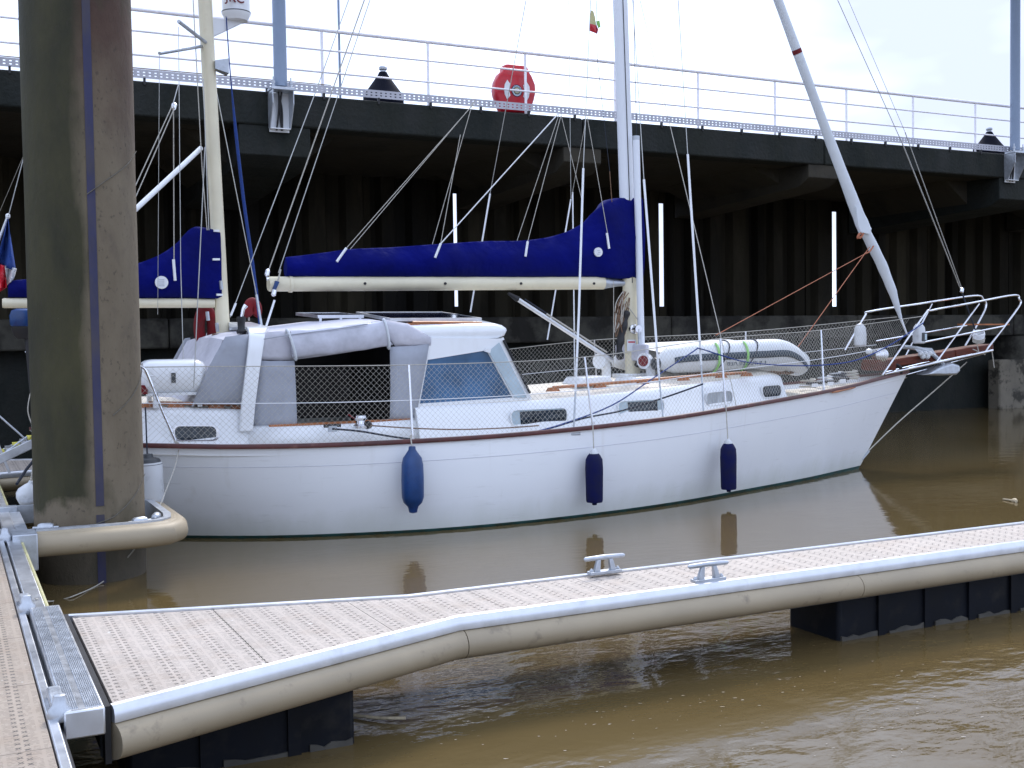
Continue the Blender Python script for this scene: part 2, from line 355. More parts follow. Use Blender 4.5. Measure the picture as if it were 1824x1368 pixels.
def mat_water():
    m, n, l, b = newmat('muddy_brown_water')
    g = position(n, l); f = mapr(n, l, noise(n, l, g, .22, 4), .3, .7)
    c = mixc(n, l, f, (.105,.072,.028), (.138,.101,.045))
    l.new(c, b.inputs['Base Color']); b.inputs['Roughness'].default_value = .055; b.inputs['IOR'].default_value = 1.45
    def wn_(sc, sy, d, dist):
        w = noise(n, l, position(n, l, (sc, sy, 1)), 1, d, .5); return mth(n, l, 'MULTIPLY', w, dist)
    amp = mapr(n, l, noise(n, l, g, .30, 3), .38, .66, .15, 1.)
    sx = n.new('ShaderNodeSeparateXYZ'); l.new(g, sx.inputs[0])
    near = mapr(n, l, sx.outputs[1], 5.5, 9.5, 1., .17)     # the basin behind the finger lies calmer than the open fairway
    h = mth(n, l, 'ADD', wn_(2.0, 3.2, 3, .030), mth(n, l, 'ADD', wn_(7, 11, 3, .010), wn_(22, 30, 2, .0012)))
    h = mth(n, l, 'MULTIPLY', h, mth(n, l, 'MULTIPLY', amp, near))
    bump(n, l, b, h, 1., 1.)
    return m
MT['water'] = mat_water()

# ------------------------------------------------------------------ water
wm = MB().add([(-900,-900,0),(900,-900,0),(900,1500,0),(-900,1500,0)], [(0,1,2,3)])
tag(wm.build('water', MT['water'], smooth=False), kind='structure')
# ------------------------------------------------------------------ quay
QY, QZ = 19.3, 6.47
quay = thing('quay', 'tall dark concrete quay on piles with open shadowy space below its deck', 'quay', (14, QY, 0))
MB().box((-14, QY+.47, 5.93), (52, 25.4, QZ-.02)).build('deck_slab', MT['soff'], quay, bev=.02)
edges = [-14, -6.95, -.9, 5.15, 11.2, 17.25, 23.3, 29.35, 35.4, 41.45, 52]
for a, b in zip(edges, edges[1:]):
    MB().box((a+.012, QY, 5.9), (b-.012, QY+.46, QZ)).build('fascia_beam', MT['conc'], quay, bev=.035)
for i, x in enumerate(edges[1:-1]):
    deep = abs(x-5.15) < .1 or abs(x-23.3) < .1 or abs(x+.9) < .1
    w = .62 if deep else .42
    zb = 5.28 if deep else 5.5
    mb = MB(); poly = [(x, QY+.03, 5.9), (x, QY+.03, zb+.12), (x, QY+.35, zb-.05), (x, 24.4, zb-.25), (x, 24.4, 5.93), (x, QY+.47, 5.93), (x, QY+.47, 5.9)]
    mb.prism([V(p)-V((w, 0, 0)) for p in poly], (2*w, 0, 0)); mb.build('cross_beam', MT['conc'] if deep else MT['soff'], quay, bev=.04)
    hb = MB(); hb.prism([(x+w, QY+1.0, 5.93), (x+w+.75, QY+1.0, 5.93), (x+w, QY+1.0, zb+.1)], (0, 3.6, 0)); hb.build('haunch', MT['soff'], quay)
    hb = MB(); hb.prism([(x-w, QY+1.0, 5.93), (x-w-.75, QY+1.0, 5.93), (x-w, QY+1.0, zb+.1)], (0, 3.6, 0)); hb.build('haunch', MT['soff'], quay)
# back wall of interlocking sheet piles, with three open vertical joints where daylight shows
WY = 24.5
def sheet_mesh(w, z0, z1):
    d = .20; pr_ = [(0, d), (.16, d), (.28, 0), (.72, 0), (.84, d), (1, d)]
    mb = MB(); ring = []
    pts = [(-w/2+a*w, y) for a, y in pr_]
    lo = [(x, y, z0) for x, y in pts]+[(x, y+.05, z0) for x, y in reversed(pts)]
    hi = [(x, y, z1) for x, y, _ in lo]
    mb.loft([lo, hi]); return mb.mesh('sheet_pile', smooth=False)
SLITS = [(10.84, .095), (16.64, .165), (22.42, .185)]
bounds = [-14.0]
for x, w in SLITS: bounds += [x-w/2, x+w/2]
bounds.append(52.0)
for i in range(0, len(bounds), 2):
    a, b = bounds[i], bounds[i+1]; k = max(1, round((b-a)/.725)); w = (b-a)/k
    ws = [random.uniform(.55, 1.25) for _ in range(k)]; sc_ = (b-a)/sum(ws); x_ = a
    for w in ws:
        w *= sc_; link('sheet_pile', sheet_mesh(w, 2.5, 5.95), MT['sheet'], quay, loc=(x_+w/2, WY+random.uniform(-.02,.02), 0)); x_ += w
for x, w in SLITS:
    for z0, z1 in ((2.5, 3.0), (5.65, 5.95)):
        MB().box((x-w/2-.02, WY+.18, z0), (x+w/2+.02, WY+.22, z1)).build('joint_plate', MT['sheet'], quay)
for a in range(-14, 52, 6):
    MB().box((a+.01, 23.35, 2.12), (a+5.99, 24.48, 2.72)).build('ledge_beam', MT['ledge'], quay, bev=.04)
MB().box((-14, 23.95, -1.5), (52, 24.4, 2.3)).build('lower_wall', MT['conc'], quay)
for x in (9.9, 16.0, 22.0, 28.35, 34.3):
    mb = MB(); mb.lathe((x, 23.75, -1.5), [(.42, 0), (.42, 2.95), (.5, 3.1), (.5, 3.6)], 20)
    mb.build('support_pile', MT['ledge'], quay)
mb = MB().box((27.2, 23.15, -1.5), (29.6, 23.6, 1.42)); mb.build('repair_block', MT['pale'], quay, bev=.06)
# perforated cable tray along the edge, on small brackets
mb = MB(); z0 = QZ+.04
for dz, h in ((0, .036), (.055, .030), (.104, .036)): mb.box((-12, QY-.02, z0+dz), (50, QY-.012, z0+dz+h))
x = -12
while x < 34:
    mb.box((x, QY-.0195, z0+.028), (x+.055, QY-.0125, z0+.11)); x += .09
mb.box((34, QY-.019, z0+.028), (50, QY-.0125, z0+.12))
tray = mb.build('perforated_cable_tray', MT['tray'], quay, smooth=False)
tag(tray, 'pale perforated steel cable tray running along the quay edge')
for i in range(60):
    x = -11+i*1.0
    MB().box((x, QY-.025, QZ-.06), (x+.035, QY+.03, z0+.01)).build('tray_bracket', MT['black'], quay)
rr = thing('quay_railing', 'pale galvanised tube railing with two middle rails on top of the quay', 'railing', (14, 19.5, QZ))
def rail_tube(z, r, nm):
    MB().tube([(-12, 19.5, z), (50, 19.5, z)], r, 10).build(nm, MT['rail'], rr)
rail_tube(7.66, .034, 'top_rail'); rail_tube(7.315, .018, 'middle_rail'); rail_tube(6.93, .018, 'middle_rail')
pme = MB().box((-.024, -.008, 0), (.024, .008, 1.18)).mesh('post', smooth=False)
for k in range(-8, 21):
    link('post', pme, MT['rail'], rr, loc=(6.06+2*k, 19.5, QZ))
# the thin cable above the tray at the left
MB().tube([(-8, 19.46, QZ+.235), (6.2, 19.46, QZ+.235)], .008, 6).build('cable', MT['ropeb'], rr)

def steel_post(px, ztop, label):
    x = px; y = QY-.16
    t = thing('steel_post', label, 'post', (x, y, QZ), 'tall posts bolted to the quay face')
    MB().lathe((x, y, QZ+.06), [(.112, 0), (.112, ztop-QZ-.1), (.118, ztop-QZ-.09), (.118, ztop-QZ-.06)], 28).build('pole', MT['post'], t)
    MB().box((x-.20, y-.17, QZ-.02), (x+.20, y+.13, QZ+.03)).build('base_plate', MT['galv'], t, bev=.006)
    for sx in (-1, 1):
        b = MB().lathe((x+sx*.15, y-.10, QZ+.03), [(.022, 0), (.022, .06), (.03, .06), (.03, .1), (.012, .1), (.012, .17)], 8); b.build('anchor_bolt', MT['galv'], t)
        p = [(x+sx*.17, y-.16, QZ-.02), (x+sx*.17, y+.155, QZ-.02), (x+sx*.17, y+.155, QZ-.62), (x+sx*.17, y+.05, QZ-.62), (x+sx*.17, y-.16, QZ-.25)]
        MB().prism(p, (sx*.014, 0, 0)).build('gusset', MT['galv'], t, smooth=False)
    MB().box((x-.17, y+.135, QZ-.68), (x+.17, y+.155, QZ-.02)).build('back_plate', MT['white'], t)  # white colour stands in for sky light inside the bracket
    MB().box((x-.17, y+.03, QZ-.64), (x+.17, y+.135, QZ-.625)).build('bottom_plate', MT['white'], t)  # whitened in colour for the same reflected sky light
    for k, (a, b2, c) in enumerate(((-.03, -.02, -.06), (.02, .0, .03), (-.04, .03, .04))):
        MB().tube(curve([(x+a, y+.02, QZ-.02), (x+b2, y+.06, QZ-.3), (x+c, y+.10, QZ-.66)]), .016, 6).build('cable', MT['black'], t)
    return t
steel_post(PY(500, 160, QY-.16).x, 10.25, 'blue grey steel post on the quay left of the mainsail boom end')
steel_post(PY(1808, 265, QY-.16).x, 10.25, 'blue grey steel post on the quay at the far right')
pp = PY(606, 165, 19.62)
tag(MB().lathe((pp.x, 19.62, QZ-.01), [(.06, 0), (.06, .02), (.021, .03), (.019, 4.2)], 10).build('slender_pole', MT['post']),
    'thin dark pole standing on the quay beside the left steel post', 'pole')
def bollard(px, py_top, py_b, label):
    y = 20.1; top = PY(px, py_top, y); x = top.x; h = top.z-QZ+.03
    t = thing('conical_bollard', label, 'bollard', (x, y, QZ-.02), 'black conical bollards on the quay')
    MB().lathe((x, y, QZ-.02), [(.37, 0), (.375, .02), (.375, h*.36), (.36, h*.38), (.33, h*.42), (.22, h*.60), (.10, h*.80), (.075, h*.86), (.07, h*.87)], 36).build('cone', MT['cone'], t)
    MB().lathe((x, y, QZ-.02+h*.865), [(.05, 0), (.05, h*.04), (.075, h*.06), (.08, h*.10), (.06, h*.13), (.01, h*.14)], 18).build('knob', MT['galv'], t)
bollard(682, 119, 168, 'black conical bollard with grey knob left of the red lifebuoy case')
bollard(1762, 228, 262, 'smaller black conical bollard beside the right steel post')

def lifebuoy_case():
    y = 19.72
    O = [(896,117),(902,114.5),(932,117.5),(937,121),(940,129),(945,137),(951,152),(952,166),(949,180),(945,192),(943,203),(892,201),(887,188),(881,172),(879,160),(881,146),(887,133),(894,127)]
    P3 = [PY(a, b, y) for a, b in O]; c = PY(920, 160, y)
    t = thing('lifebuoy_case', 'red plastic lifebuoy case with two white panels and round emblem on the quay', 'lifebuoy', (c.x, y, QZ))
    rings = []
    cc = sum(P3, V())/len(P3)
    for sc, dy in ((.90, -.09), (.97, -.07), (1, -.03), (1, .10), (.96, .14)):
        rings.append([V((lerp(cc.x, p.x, sc), y+dy, lerp(cc.z, p.z, sc))) for p in P3])
    MB().loft(rings).build('case', MT['red'], t, ang=50)
    yy = y-.094
    for pts in ([(903.5,142),(909,150),(907,160),(909,170),(903.5,177),(899,168),(898,158),(899,150)], [(938,146),(943,154),(943.5,163),(942,173),(938,180),(932,172),(934,162),(932,152)]):
        MB().prism([PY(a, b, yy) for a, b in pts], (0, -.004, 0)).build('reflective_panel', MT['white'], t, smooth=False)
    e = PY(920.5, 161.5, yy)
    navy = MT['navyd']
    for k, (r, mat) in enumerate(((.115, MT['navyd']), (.103, MT['glassp']), (.070, MT['navyd']), (.058, MT['yel2']), (.036, MT['glassp']), (.020, MT['navyd']))):
        MB().lathe((e.x, yy-.001-k*.003, e.z), [(r, 0), (r, -.003)], 32, (0, 1, 0)).build('emblem_disc', mat, t)
    for k in range(14):
        a = 2*math.pi*k/14
        if k % 7 == 0: continue
        p = V((e.x+.087*math.cos(a), yy-.007, e.z+.087*math.sin(a)))
        MB().bar(p-V((math.cos(a)*.011, 0, math.sin(a)*.011)), p+V((math.cos(a)*.011, 0, math.sin(a)*.011)), .010, .003, (0,1,0)).build('emblem_mark', MT['navyd'] if 0 < a < math.pi else MT['white'], t)
lifebuoy_case()

# ------------------------------------------------------------------ steel pile
PX_, PYY, PR = 1.20, 11.58, .50
pile = thing('mooring_pile', 'huge round weathered steel pile with green growth standing in front of the stern', 'pile', (PX_, PYY, 0))
mb = MB(); n = 64; rings = []
for i in range(49):
    z = -1.5+i*.25
    rings.append([(PR*math.cos(2*math.pi*k/n)*(1+.003*math.sin(z*3+k)), PR*math.sin(2*math.pi*k/n)*(1+.003*math.cos(z*2+k*.7)), z) for k in range(n)])
mb.loft(rings); pe = link('shaft', mb.mesh('shaft'), MT['pile'], pile, loc=(PX_, PYY, 0))
# dark blue stripe down the pile
th = math.atan2(-PYY, -PX_) + math.radians(10.0)
for z0, z1 in ((.45, .64), (.72, 10.0), (-.4, .30)):
    w = .072; mb = MB(); pts = []
    for s in (-.5, 0, .5):
        a = th+s*w/PR; pts.append((PX_+math.cos(a)*(PR+.006), PYY+math.sin(a)*(PR+.006)))
    lo = [(a, b, z0) for a, b in pts]; hi = [(a, b, z1) for a, b in pts]
    mb.loft([lo, hi], closed=False, cap=False)
    mb.build('blue_stripe', MT['stripe'], pile)

# ------------------------------------------------------------------ pontoons
DZ = .55
def seg_out(path, side):                        # mitred normals of a plan path
    out = []
    for i in range(len(path)):
        ds = []
        if i > 0: ds.append((V(path[i])-V(path[i-1])).normalized())
        if i < len(path)-1: ds.append((V(path[i+1])-V(path[i])).normalized())
        ns = [V((d.y, -d.x))*side for d in ds]; nn = sum(ns, V((0,0))).normalized()
        out.append(nn/max(.3, nn.dot(ns[0])))
    return out
def sweep(path, prof, side, name, mat, parent, zoff=0):
    N = seg_out(path, side); mb = MB()
    rings = [[(p[0]+nn.x*o, p[1]+nn.y*o, z+zoff) for o, z in prof] for p, nn in zip(path, N)]
    mb.loft(rings); return mb.build(name, mat, parent, ang=30)
RAILP = [(0, .50), (0, .562), (.012, .570), (.030, .566), (.046, .548), (.052, .520), (.05, .488), (0, .488)]
def dprof(r=.088, cz=.40, x0=.0):
    return [(x0, cz+r)] + [(x0+.012+1.15*r*math.cos(a), cz+r*math.sin(a)) for a in [math.pi/2-math.pi*k/10 for k in range(11)]] + [(x0, cz-r)]
def cut(path, x0, x1):                         # piece of a path between two x values
    out = []
    for a, b in zip(path, path[1:]):
        for t in (a, b):
            if x0 <= t[0] <= x1 and (not out or out[-1] != t): out.append(t)
        for xc in (x0, x1):
            if a[0] < xc < b[0]:
                k = (xc-a[0])/(b[0]-a[0]); out.append((xc, a[1]+(b[1]-a[1])*k))
    return sorted(set(out))
def finger(name, label, near, far, x1, seams, panel, floats, loc):
    t = thing(name, label, 'pontoon', loc)
    xs = near[0][0]+.02; x = xs; k = 0
    ny = lambda q: interp(near, q)+.006
    fy = lambda q: interp(far, q)-.006
    while x < x1-.01:
        xe = min(x+panel, x1); cuts = [x+.0018] + [p[0] for p in near[1:-1] if x+.01 < p[0] < xe-.01] + [xe-.0018]
        poly = [(q, ny(q), DZ-.045) for q in cuts] + [(q, fy(q), DZ-.045) for q in reversed(cuts)]
        MB().prism(poly, (0, 0, .045)).build('deck_panel', MT['gratx'], t, smooth=False, bev=.002)
        x = xe; k += 1
    sweep(near, RAILP, 1, 'edge_rail', MT['alu'], t); sweep(far, RAILP, -1, 'edge_rail', MT['alu'], t)
    br = [near[0][0]]+seams+[x1]
    for a, b in zip(br, br[1:]):
        sweep(cut(near, a+.003, b-.003), dprof(), 1, 'rubber_fender', MT['beige'], t)
        sweep(cut(far, a+.003, b-.003), dprof(), -1, 'rubber_fender', MT['beige'], t)
    # carrying frame under the boards
    for Y0, s in ((near, 1), (far, -1)):
        sweep(Y0, [(-.10, .30), (-.002, .30), (-.002, .50), (-.10, .50)], s, 'frame_beam', MT['gveh'], t)
    for a, b in floats:
        ya, yb = max(ny(a), ny(b))+.0, min(fy(a), fy(b))-.0
        f = MB().box((a, ya, -.5), (b, yb, .34)).build('float', MT['float'], t, bev=.03)
        q = a+.36
        while q < b-.1:
            MB().box((q, ya-.022, -.45), (q+.07, ya+.01, .33)).build('rib', MT['float'], f)
            q += .46
        q = a+.02
        while q < b-.1:
            w = min(.34, b-q-.02)
            pts = [(q+w*i/6, ya-.012, -.02) for i in range(7)]+[(q+w*(6-i)/6, ya-.012, .012+.03*random.random()) for i in range(7)]
            MB().prism(pts, (0, .02, 0)).build('scum_line', MT['scum'], f, smooth=False)
            q += .46
    return t
near = [(.62, 5.43), (2.66, 6.17), (13.2, 6.24)]; far = [(.62, 7.36), (2.62, 6.82), (13.2, 6.76)]
xs2 = PZ(1606, 1040, .5).x
fin = finger('finger_pontoon', 'narrow beige grating finger pontoon in the foreground, flaring wide at its root', near, far, 13.2, [2.70, xs2, 10.4], .80, [(.75, 1.95), (5.68, 10.2)], (.62, 6.4, 0))
MB().box((.595, 5.40, .30), (.622, 7.40, .565)).build('end_plate', MT['black'], fin)
def cleat_mesh():
    mb = MB(); mb.box((-.125, -.032, 0), (.125, .032, .022))
    for s in (-1, 1):
        mb.loft([[(s*.065+a*.022, b*.018, .02) for a, b in ((-1,-1),(1,-1),(1,1),(-1,1))], [(s*.048+a*.014, b*.012, .10) for a, b in ((-1,-1),(1,-1),(1,1),(-1,1))]])
        mb.lathe((s*.105, 0, .02), [(.016, 0), (.016, .012), (.009, .014), (.009, .022)], 8)
    mb.tube([(-.165, 0, .112), (-.15, 0, .112), (0, 0, .115), (.15, 0, .112), (.165, 0, .112)], [.008, .016, .017, .016, .008], 10)
    return mb.mesh('cleat')
cme = cleat_mesh()
for px, py, yy in ((1077, 1020, 6.775), (1262, 1047, 6.205)):
    p = PY(px, py, yy); link('cleat', cme, MT['galv'], fin, loc=(p.x, yy, DZ+.016), bev=.004)
# main pontoon (the photographer stands on it)
mp_ = thing('main_pontoon', 'wide tan grating walkway pontoon at the lower left edge with metal edge channel', 'pontoon', (-.8, 9, 0))
y = 2.0
while y < 22:
    MB().box((-2.0, y+.003, DZ-.045), (.345, y+.997, DZ)).build('deck_panel', MT['graty'], mp_, smooth=False, bev=.002); y += 1.0
MB().box((.352, 2, .42), (.395, 22, DZ+.012)).build('edge_channel', MT['alu'], mp_, bev=.006)
MB().box((.396, 2, .40), (.414, 22, DZ-.03)).build('channel_slot', MT['black'], mp_)
MB().box((.415, 7.6, .42), (.520, 22, DZ+.006)).build('edge_channel', MT['alu'], mp_, bev=.006)
MB().box((.522, 7.62, .25), (.55, 22, DZ-.012)).build('rubber_strip', MT['yel2'], mp_, bev=.012)
MB().box((-2.0, 2, .18), (.40, 22, .415)).build('frame_beam', MT['gveh'], mp_)
for a, b in ((2, 6), (8.5, 13), (15.5, 20)):
    MB().box((-1.9, a, -.5), (.34, b, .26)).build('float', MT['float'], mp_, bev=.03)
# hinge cover between walkway and finger, ribbed aluminium
hc = MB().box((.416, 5.30, .47), (.588, 7.56, DZ+.045)).build('hinge_cover', MT['alu'], mp_, bev=.008)
for x0, nrib in ((.424, 7), (.512, 8)):
    for i in range(nrib):
        MB().box((x0+i*.0085, 5.34, DZ+.043), (x0+i*.0085+.004, 7.52, DZ+.050)).build('rib', MT['galv'], hc)
for yy in (5.36, 7.62, 10.55):
    k = MB().lathe((.405, yy, DZ+.0), [(.05, 0), (.055, .02), (.05, .05), (.032, .07), (.026, .11), (.012, .115)], 14).build('hinge_pin', MT['galv'], mp_)
    MB().box((.375, yy+.09, DZ+.014), (.435, yy+.34, DZ+.06)).build('clamp_block', MT['galv'], mp_, bev=.008)
# pile guide: beige fendered frame round the pile
pg = MB().box((.46, 10.50, .28), (.66, 10.82, .60)).build('pile_guide', MT['galv'], mp_, bev=.01)
tag(pg, 'galvanised frame with beige fender closing round the pile')
gp = [(.66, 10.72), (1.56, 10.70), (1.74, 10.76), (1.84, 10.90), (1.88, 11.15), (1.88, 12.15), (1.74, 12.42), (1.5, 12.5), (.60, 12.5)]
sweep(gp, [(0, .40), (0, .585), (.03, .585), (.05, .57)] + [(.06+.09*math.cos(a), .47+.10*math.sin(a)) for a in [math.pi/2.2-math.pi*1.1*k/10 for k in range(11)]] + [(.03, .385)], 1, 'guide_fender', MT['beige'], pg)
sweep(gp, [(-.07, .42), (-.002, .42), (-.002, .60), (-.07, .60)], 1, 'guide_frame', MT['galv'], pg)
for p, ax in (((1.56, 10.92, .57), (1, .3, 0)), ((1.74, 11.12, .57), (.3, 1, 0)), ((.76, 11.0, .57), (1, -.3, 0))):
    d = V(ax).normalized(); MB().lathe(V(p)-d*.11, [(.015, 0), (.015, .04), (.035, .045), (.045, .07), (.045, .15), (.035, .175), (.015, .18), (.015, .22)], 14, d).build('roller', MT['galv'], pg)
    MB().box((p[0]-.10, p[1]-.08, .44), (p[0]+.10, p[1]+.02, .56)).build('roller_bracket', MT['gveh'], pg)
for a, b in (((.42, 10.9, .50), (.62, 12.4, .55)), ((.42, 12.4, .45), (.6, 12.55, .60))):
    MB().box(a, b).build('guide_arm', MT['galv'], pg, bev=.006)
# second finger behind the boat, seen left of the pile
near2 = [(.48, 16.25), (2.4, 16.7), (5.6, 16.72)]; far2 = [(.48, 18.2), (2.4, 17.35), (5.6, 17.33)]
finger('finger_pontoon', 'beige finger pontoon glimpsed left of the pile, beyond the stern', near2, far2, 5.6, [2.4], .8, [(.9, 1.9), (3.6, 5.4)], (.48, 17, 0))
# ------------------------------------------------------------------ sailing boat
YC = 14.2
boat = thing('sailing_boat', 'long white two-masted sailing boat with blue sail covers moored along the quay', 'sailboat', (7.5, YC, 0))
SHEER = [(.9,1.18),(1.88,1.125),(2.67,1.085),(3.61,1.062),(4.4,1.06),(5.71,1.071),(6.62,1.094),(7.27,1.117),(8.28,1.158),(9.33,1.216),(10.2,1.262),(10.74,1.29),(11.62,1.34),(12.59,1.405),(13.53,1.49),(14.47,1.565)]
HB = [(.9,1.05),(1.5,1.42),(2.2,1.66),(3.2,1.92),(4.5,2.12),(6.0,2.19),(7.5,2.12),(9.0,1.86),(10.5,1.42),(12.0,.92),(13.3,.45),(14.2,.12),(14.47,.02)]
WLB = [(1.55,.05),(1.9,.62),(2.4,1.02),(3.1,1.46),(3.9,1.79),(5.1,2.07),(6.6,2.08),(8.4,1.80),(10.3,1.20),(11.7,.72),(12.7,.30),(13.38,.015)]
zs = lambda x: smooth_tab(SHEER, x); hbm = lambda x: smooth_tab(HB, x); wlb = lambda x: smooth_tab(WLB, x)
def hull_pt(s, v, side):
    """s along 0..1, v 0 at sheer .. 1 at water .. 1.45 below"""
    xd = .9+s*(14.47-.9); xw = 1.55+s*(13.38-1.55)
    t = min(v, 1.); k = t**1.15
    zt = zs(xd)
    x = lerp(xd, xw, t)
    bw = lerp(hbm(xd), wlb(xw), k**.9) + .045*math.sin(math.pi*t)*min(1, 4*s*(1-s)+.1)
    z = zt*(1-t)
    if v > 1: z = -(v-1)*1.6; bw *= max(.05, 1-(v-1)*1.4)
    return V((x, YC+side*bw, z))
NS = 72
ss = [i/NS for i in range(NS+1)]; ss = [0.5-0.5*math.cos(math.pi*s)*(.55) - .5*(1-2*s)*.45 for s in ss]; ss[0] = 0; ss[-1] = 1
vt = [0,.06,.13,.22,.32,.44,.56,.68,.79,.88,.968]
rings = []
for s in ss:
    rings.append([hull_pt(s, v, -1) for v in vt])
hm = MB(); hm.loft(rings, closed=False, cap=False)
ringsF = [[hull_pt(s, v, 1) for v in vt] for s in ss]; hm.loft(ringsF, closed=False, cap=False)
hm.loft([[hull_pt(0, v, -1) for v in vt], [hull_pt(0, v, 1) for v in vt]], closed=False, cap=False)
hull = hm.build('hull', MT['hull'], boat, ang=60)
hb_ = MB(); vb = [.968, 1.0, 1.15, 1.4]
for sd in (-1, 1): hb_.loft([[hull_pt(s, v, sd)+V((0, sd*(-.001), 0)) for v in vb] for s in ss], closed=False, cap=False)
hb_.loft([[hull_pt(0, v, -1) for v in vb], [hull_pt(0, v, 1) for v in vb]], closed=False, cap=False)
tag(hb_.build('bottom_paint', MT['anti'], hull, ang=60), 'dark green antifouling band at the waterline')
# deck with camber
dk = MB(); dr = []
for s in ss:
    xd = .9+s*(14.47-.9); h = hbm(xd)-.015; z = zs(xd)-.10
    dr.append([(xd, YC+h*q, z+.07*(1-q*q)*min(1, h)) for q in (-1,-.85,-.6,-.3,0,.3,.6,.85,1)])
dk.loft(dr, closed=False, cap=False); dk.build('deck', MT['deckc'], boat)
for sd in (-1, 1):
    mb = MB(); rg = []
    for s in ss:
        p = hull_pt(s, 0, sd); q = V((p.x, p.y, p.z))
        rg.append([q+V((0, sd*.028, -.022)), q+V((0, sd*.034, .0)), q+V((0, sd*.026, .024)), q+V((0, -sd*.02, .028)), q+V((0, -sd*.02, -.015))])
    mb.loft(rg); mb.build('rubbing_strake', MT['toe'], hull)
    mb = MB(); rg = []
    for s in ss:
        p = hull_pt(s, .215, sd); rg.append([p+V((0, -sd*.002, -.005)), p+V((0, sd*.0035, -.002)), p+V((0, sd*.003, .002)), p+V((0, -sd*.004, .005))])
    mb.loft(rg); mb.build('crease_shadow_line', MT['greyl'], hull)  # grey strip stands in for the shadow of the hull crease
def hull_y(x, z):                                 # near side surface at a given x, z (approx.)
    best = None
    for i in range(121):
        s = i/120; v = max(0, 1-z/ zs(.9+s*13.57)); p = hull_pt(s, v, -1)
        if best is None or abs(p.x-x) < best[0]: best = (abs(p.x-x), p.y)
    return best[1]
# hull small fittings: chain plate near the bow, name plate, hawse
p = PY(1025, 773, hull_y(7.05, 1.0)-.01); MB().box((p.x-.07, p.y-.012, p.z-.018), (p.x+.07, p.y+.01, p.z+.018)).build('vent_plate', MT['galv'], hull, bev=.012)
p = PY(1601, 660, 14.08); MB().tube(curve([p+V((-.22,.0,.10)), p+V((-.08,-.03,.10)), p+V((.0,-.05,.03)), p+V((.0,-.04,-.05))]), [.012,.03,.035,.03]+[.03]*15, 8).build('fairlead', MT['black'], boat)

# --- trunk cabins
def trunk(stations, name, mat_side, mat_top, cam_=.07, closed=True):
    """stations: (x, half width at foot, half width at top, ztop)"""
    side = MB(); far_ = MB(); top = MB(); rs, rt_ = [], []
    for x, w0, w1, zt in stations:
        zb = zs(max(.9, min(14.4, x)))-.05
        rs.append([(x, YC-w0, zb), (x, YC-w1-.012, zt-.085), (x, YC-w1+.02, zt-.03), (x, YC-w1+.075, zt)])
        rt_.append([(x, YC-w1+.075, zt)]+[(x, YC+(w1-.075)*q, zt+cam_*(1-q*q)) for q in (-.7,-.35,0,.35,.7)]+[(x, YC+w1-.075, zt)])
    side.loft(rs, closed=False, cap=False)
    (side if closed else far_).loft([[(a, 2*YC-b, c) for a, b, c in r] for r in rs], closed=False, cap=False)
    for r, t in ((rs[0], rt_[0]), (rs[-1], rt_[-1])) if closed else ():
        ring = list(r)+t[1:-1]+[(a, 2*YC-b, c) for a, b, c in reversed(r)]
        side.add(ring, [tuple(range(len(ring)))])
    o = side.build(name, mat_side, boat)
    if closed: top.loft(rt_, closed=False, cap=False); top.build('roof', mat_top, o)
    else:
        
        for q_ in (o, far_.build('far_coaming', mat_side, o)): m_ = q_.modifiers.new('thick', 'SOLIDIFY'); m_.thickness = .05; m_.offset = 0
    return o
W1 = 1.25
aft = trunk([(1.35,1.05,.98,1.46),(1.6,1.16,1.08,1.50),(2.2,1.27,1.2,1.505),(2.9,1.33,1.25,1.455),(3.05,1.33,1.25,1.44)], 'aft_cabin', MT['gel'], MT['deckc'])
coam = trunk([(3.05,1.33,1.28,1.25),(3.7,1.35,1.29,1.235),(4.4,1.35,1.29,1.235),(5.1,1.35,1.29,1.25)], 'cockpit_coaming', MT['gel'], MT['deckc'], .02, False)
MB().box((3.06, YC-1.15, .80), (5.09, YC+1.15, .86)).build('cockpit_floor', MT['gveh'], coam)  # dark colour carries the shade of the cockpit well
for sd in (-1, 1): MB().box((3.3, YC+sd*1.24-.03, 1.236), (5.05, YC+sd*1.24+.03, 1.262)).build('coaming_trim', MT['teak'], coam)
MB().box((5.085, YC-1.16, .86), (5.098, YC+1.16, 2.28)).build('shade_black_bulkhead', MT['black'], coam)  # black in the colour stands for shade inside the cockpit
MB().box((3.06, YC-1.2, .86), (3.09, YC+1.2, 1.6)).build('shade_black_aft_bulkhead', MT['black'], coam)  # blackened in colour for the same cockpit shade
fwd = trunk([(5.1,1.42,1.30,1.40),(5.9,1.45,1.33,1.41),(6.75,1.50,1.38,1.42),(8.0,1.52,1.40,1.475),(9.2,1.38,1.27,1.545),(10.2,1.18,1.08,1.60),(10.85,1.02,.94,1.635),(11.15,.92,.78,1.615)], 'coachroof', MT['gel'], MT['deckc'], .10)
def trunk_y(x, z):
    w = interp([(1.35,1.01),(2.2,1.235),(3.05,1.29),(5.1,1.36),(6.75,1.44),(8.0,1.46),(9.2,1.33),(10.2,1.13),(10.85,.98)], x); return YC-w
def rrect(pts, n=4, k=.28):                      # rounded quadrilateral from 4 corners
    out = []; pts = [V(p) for p in pts]
    for i in range(4):
        a, b, c = pts[i-1], pts[i], pts[(i+1) % 4]
        e = min((a-b).length, (c-b).length)*k*1.6
        p0 = b+(a-b).normalized()*e; p1 = b+(c-b).normalized()*e
        for j in range(n+1):
            t = j/n; out.append((1-t)**2*p0+2*t*(1-t)*b+t*t*p1)
    return out
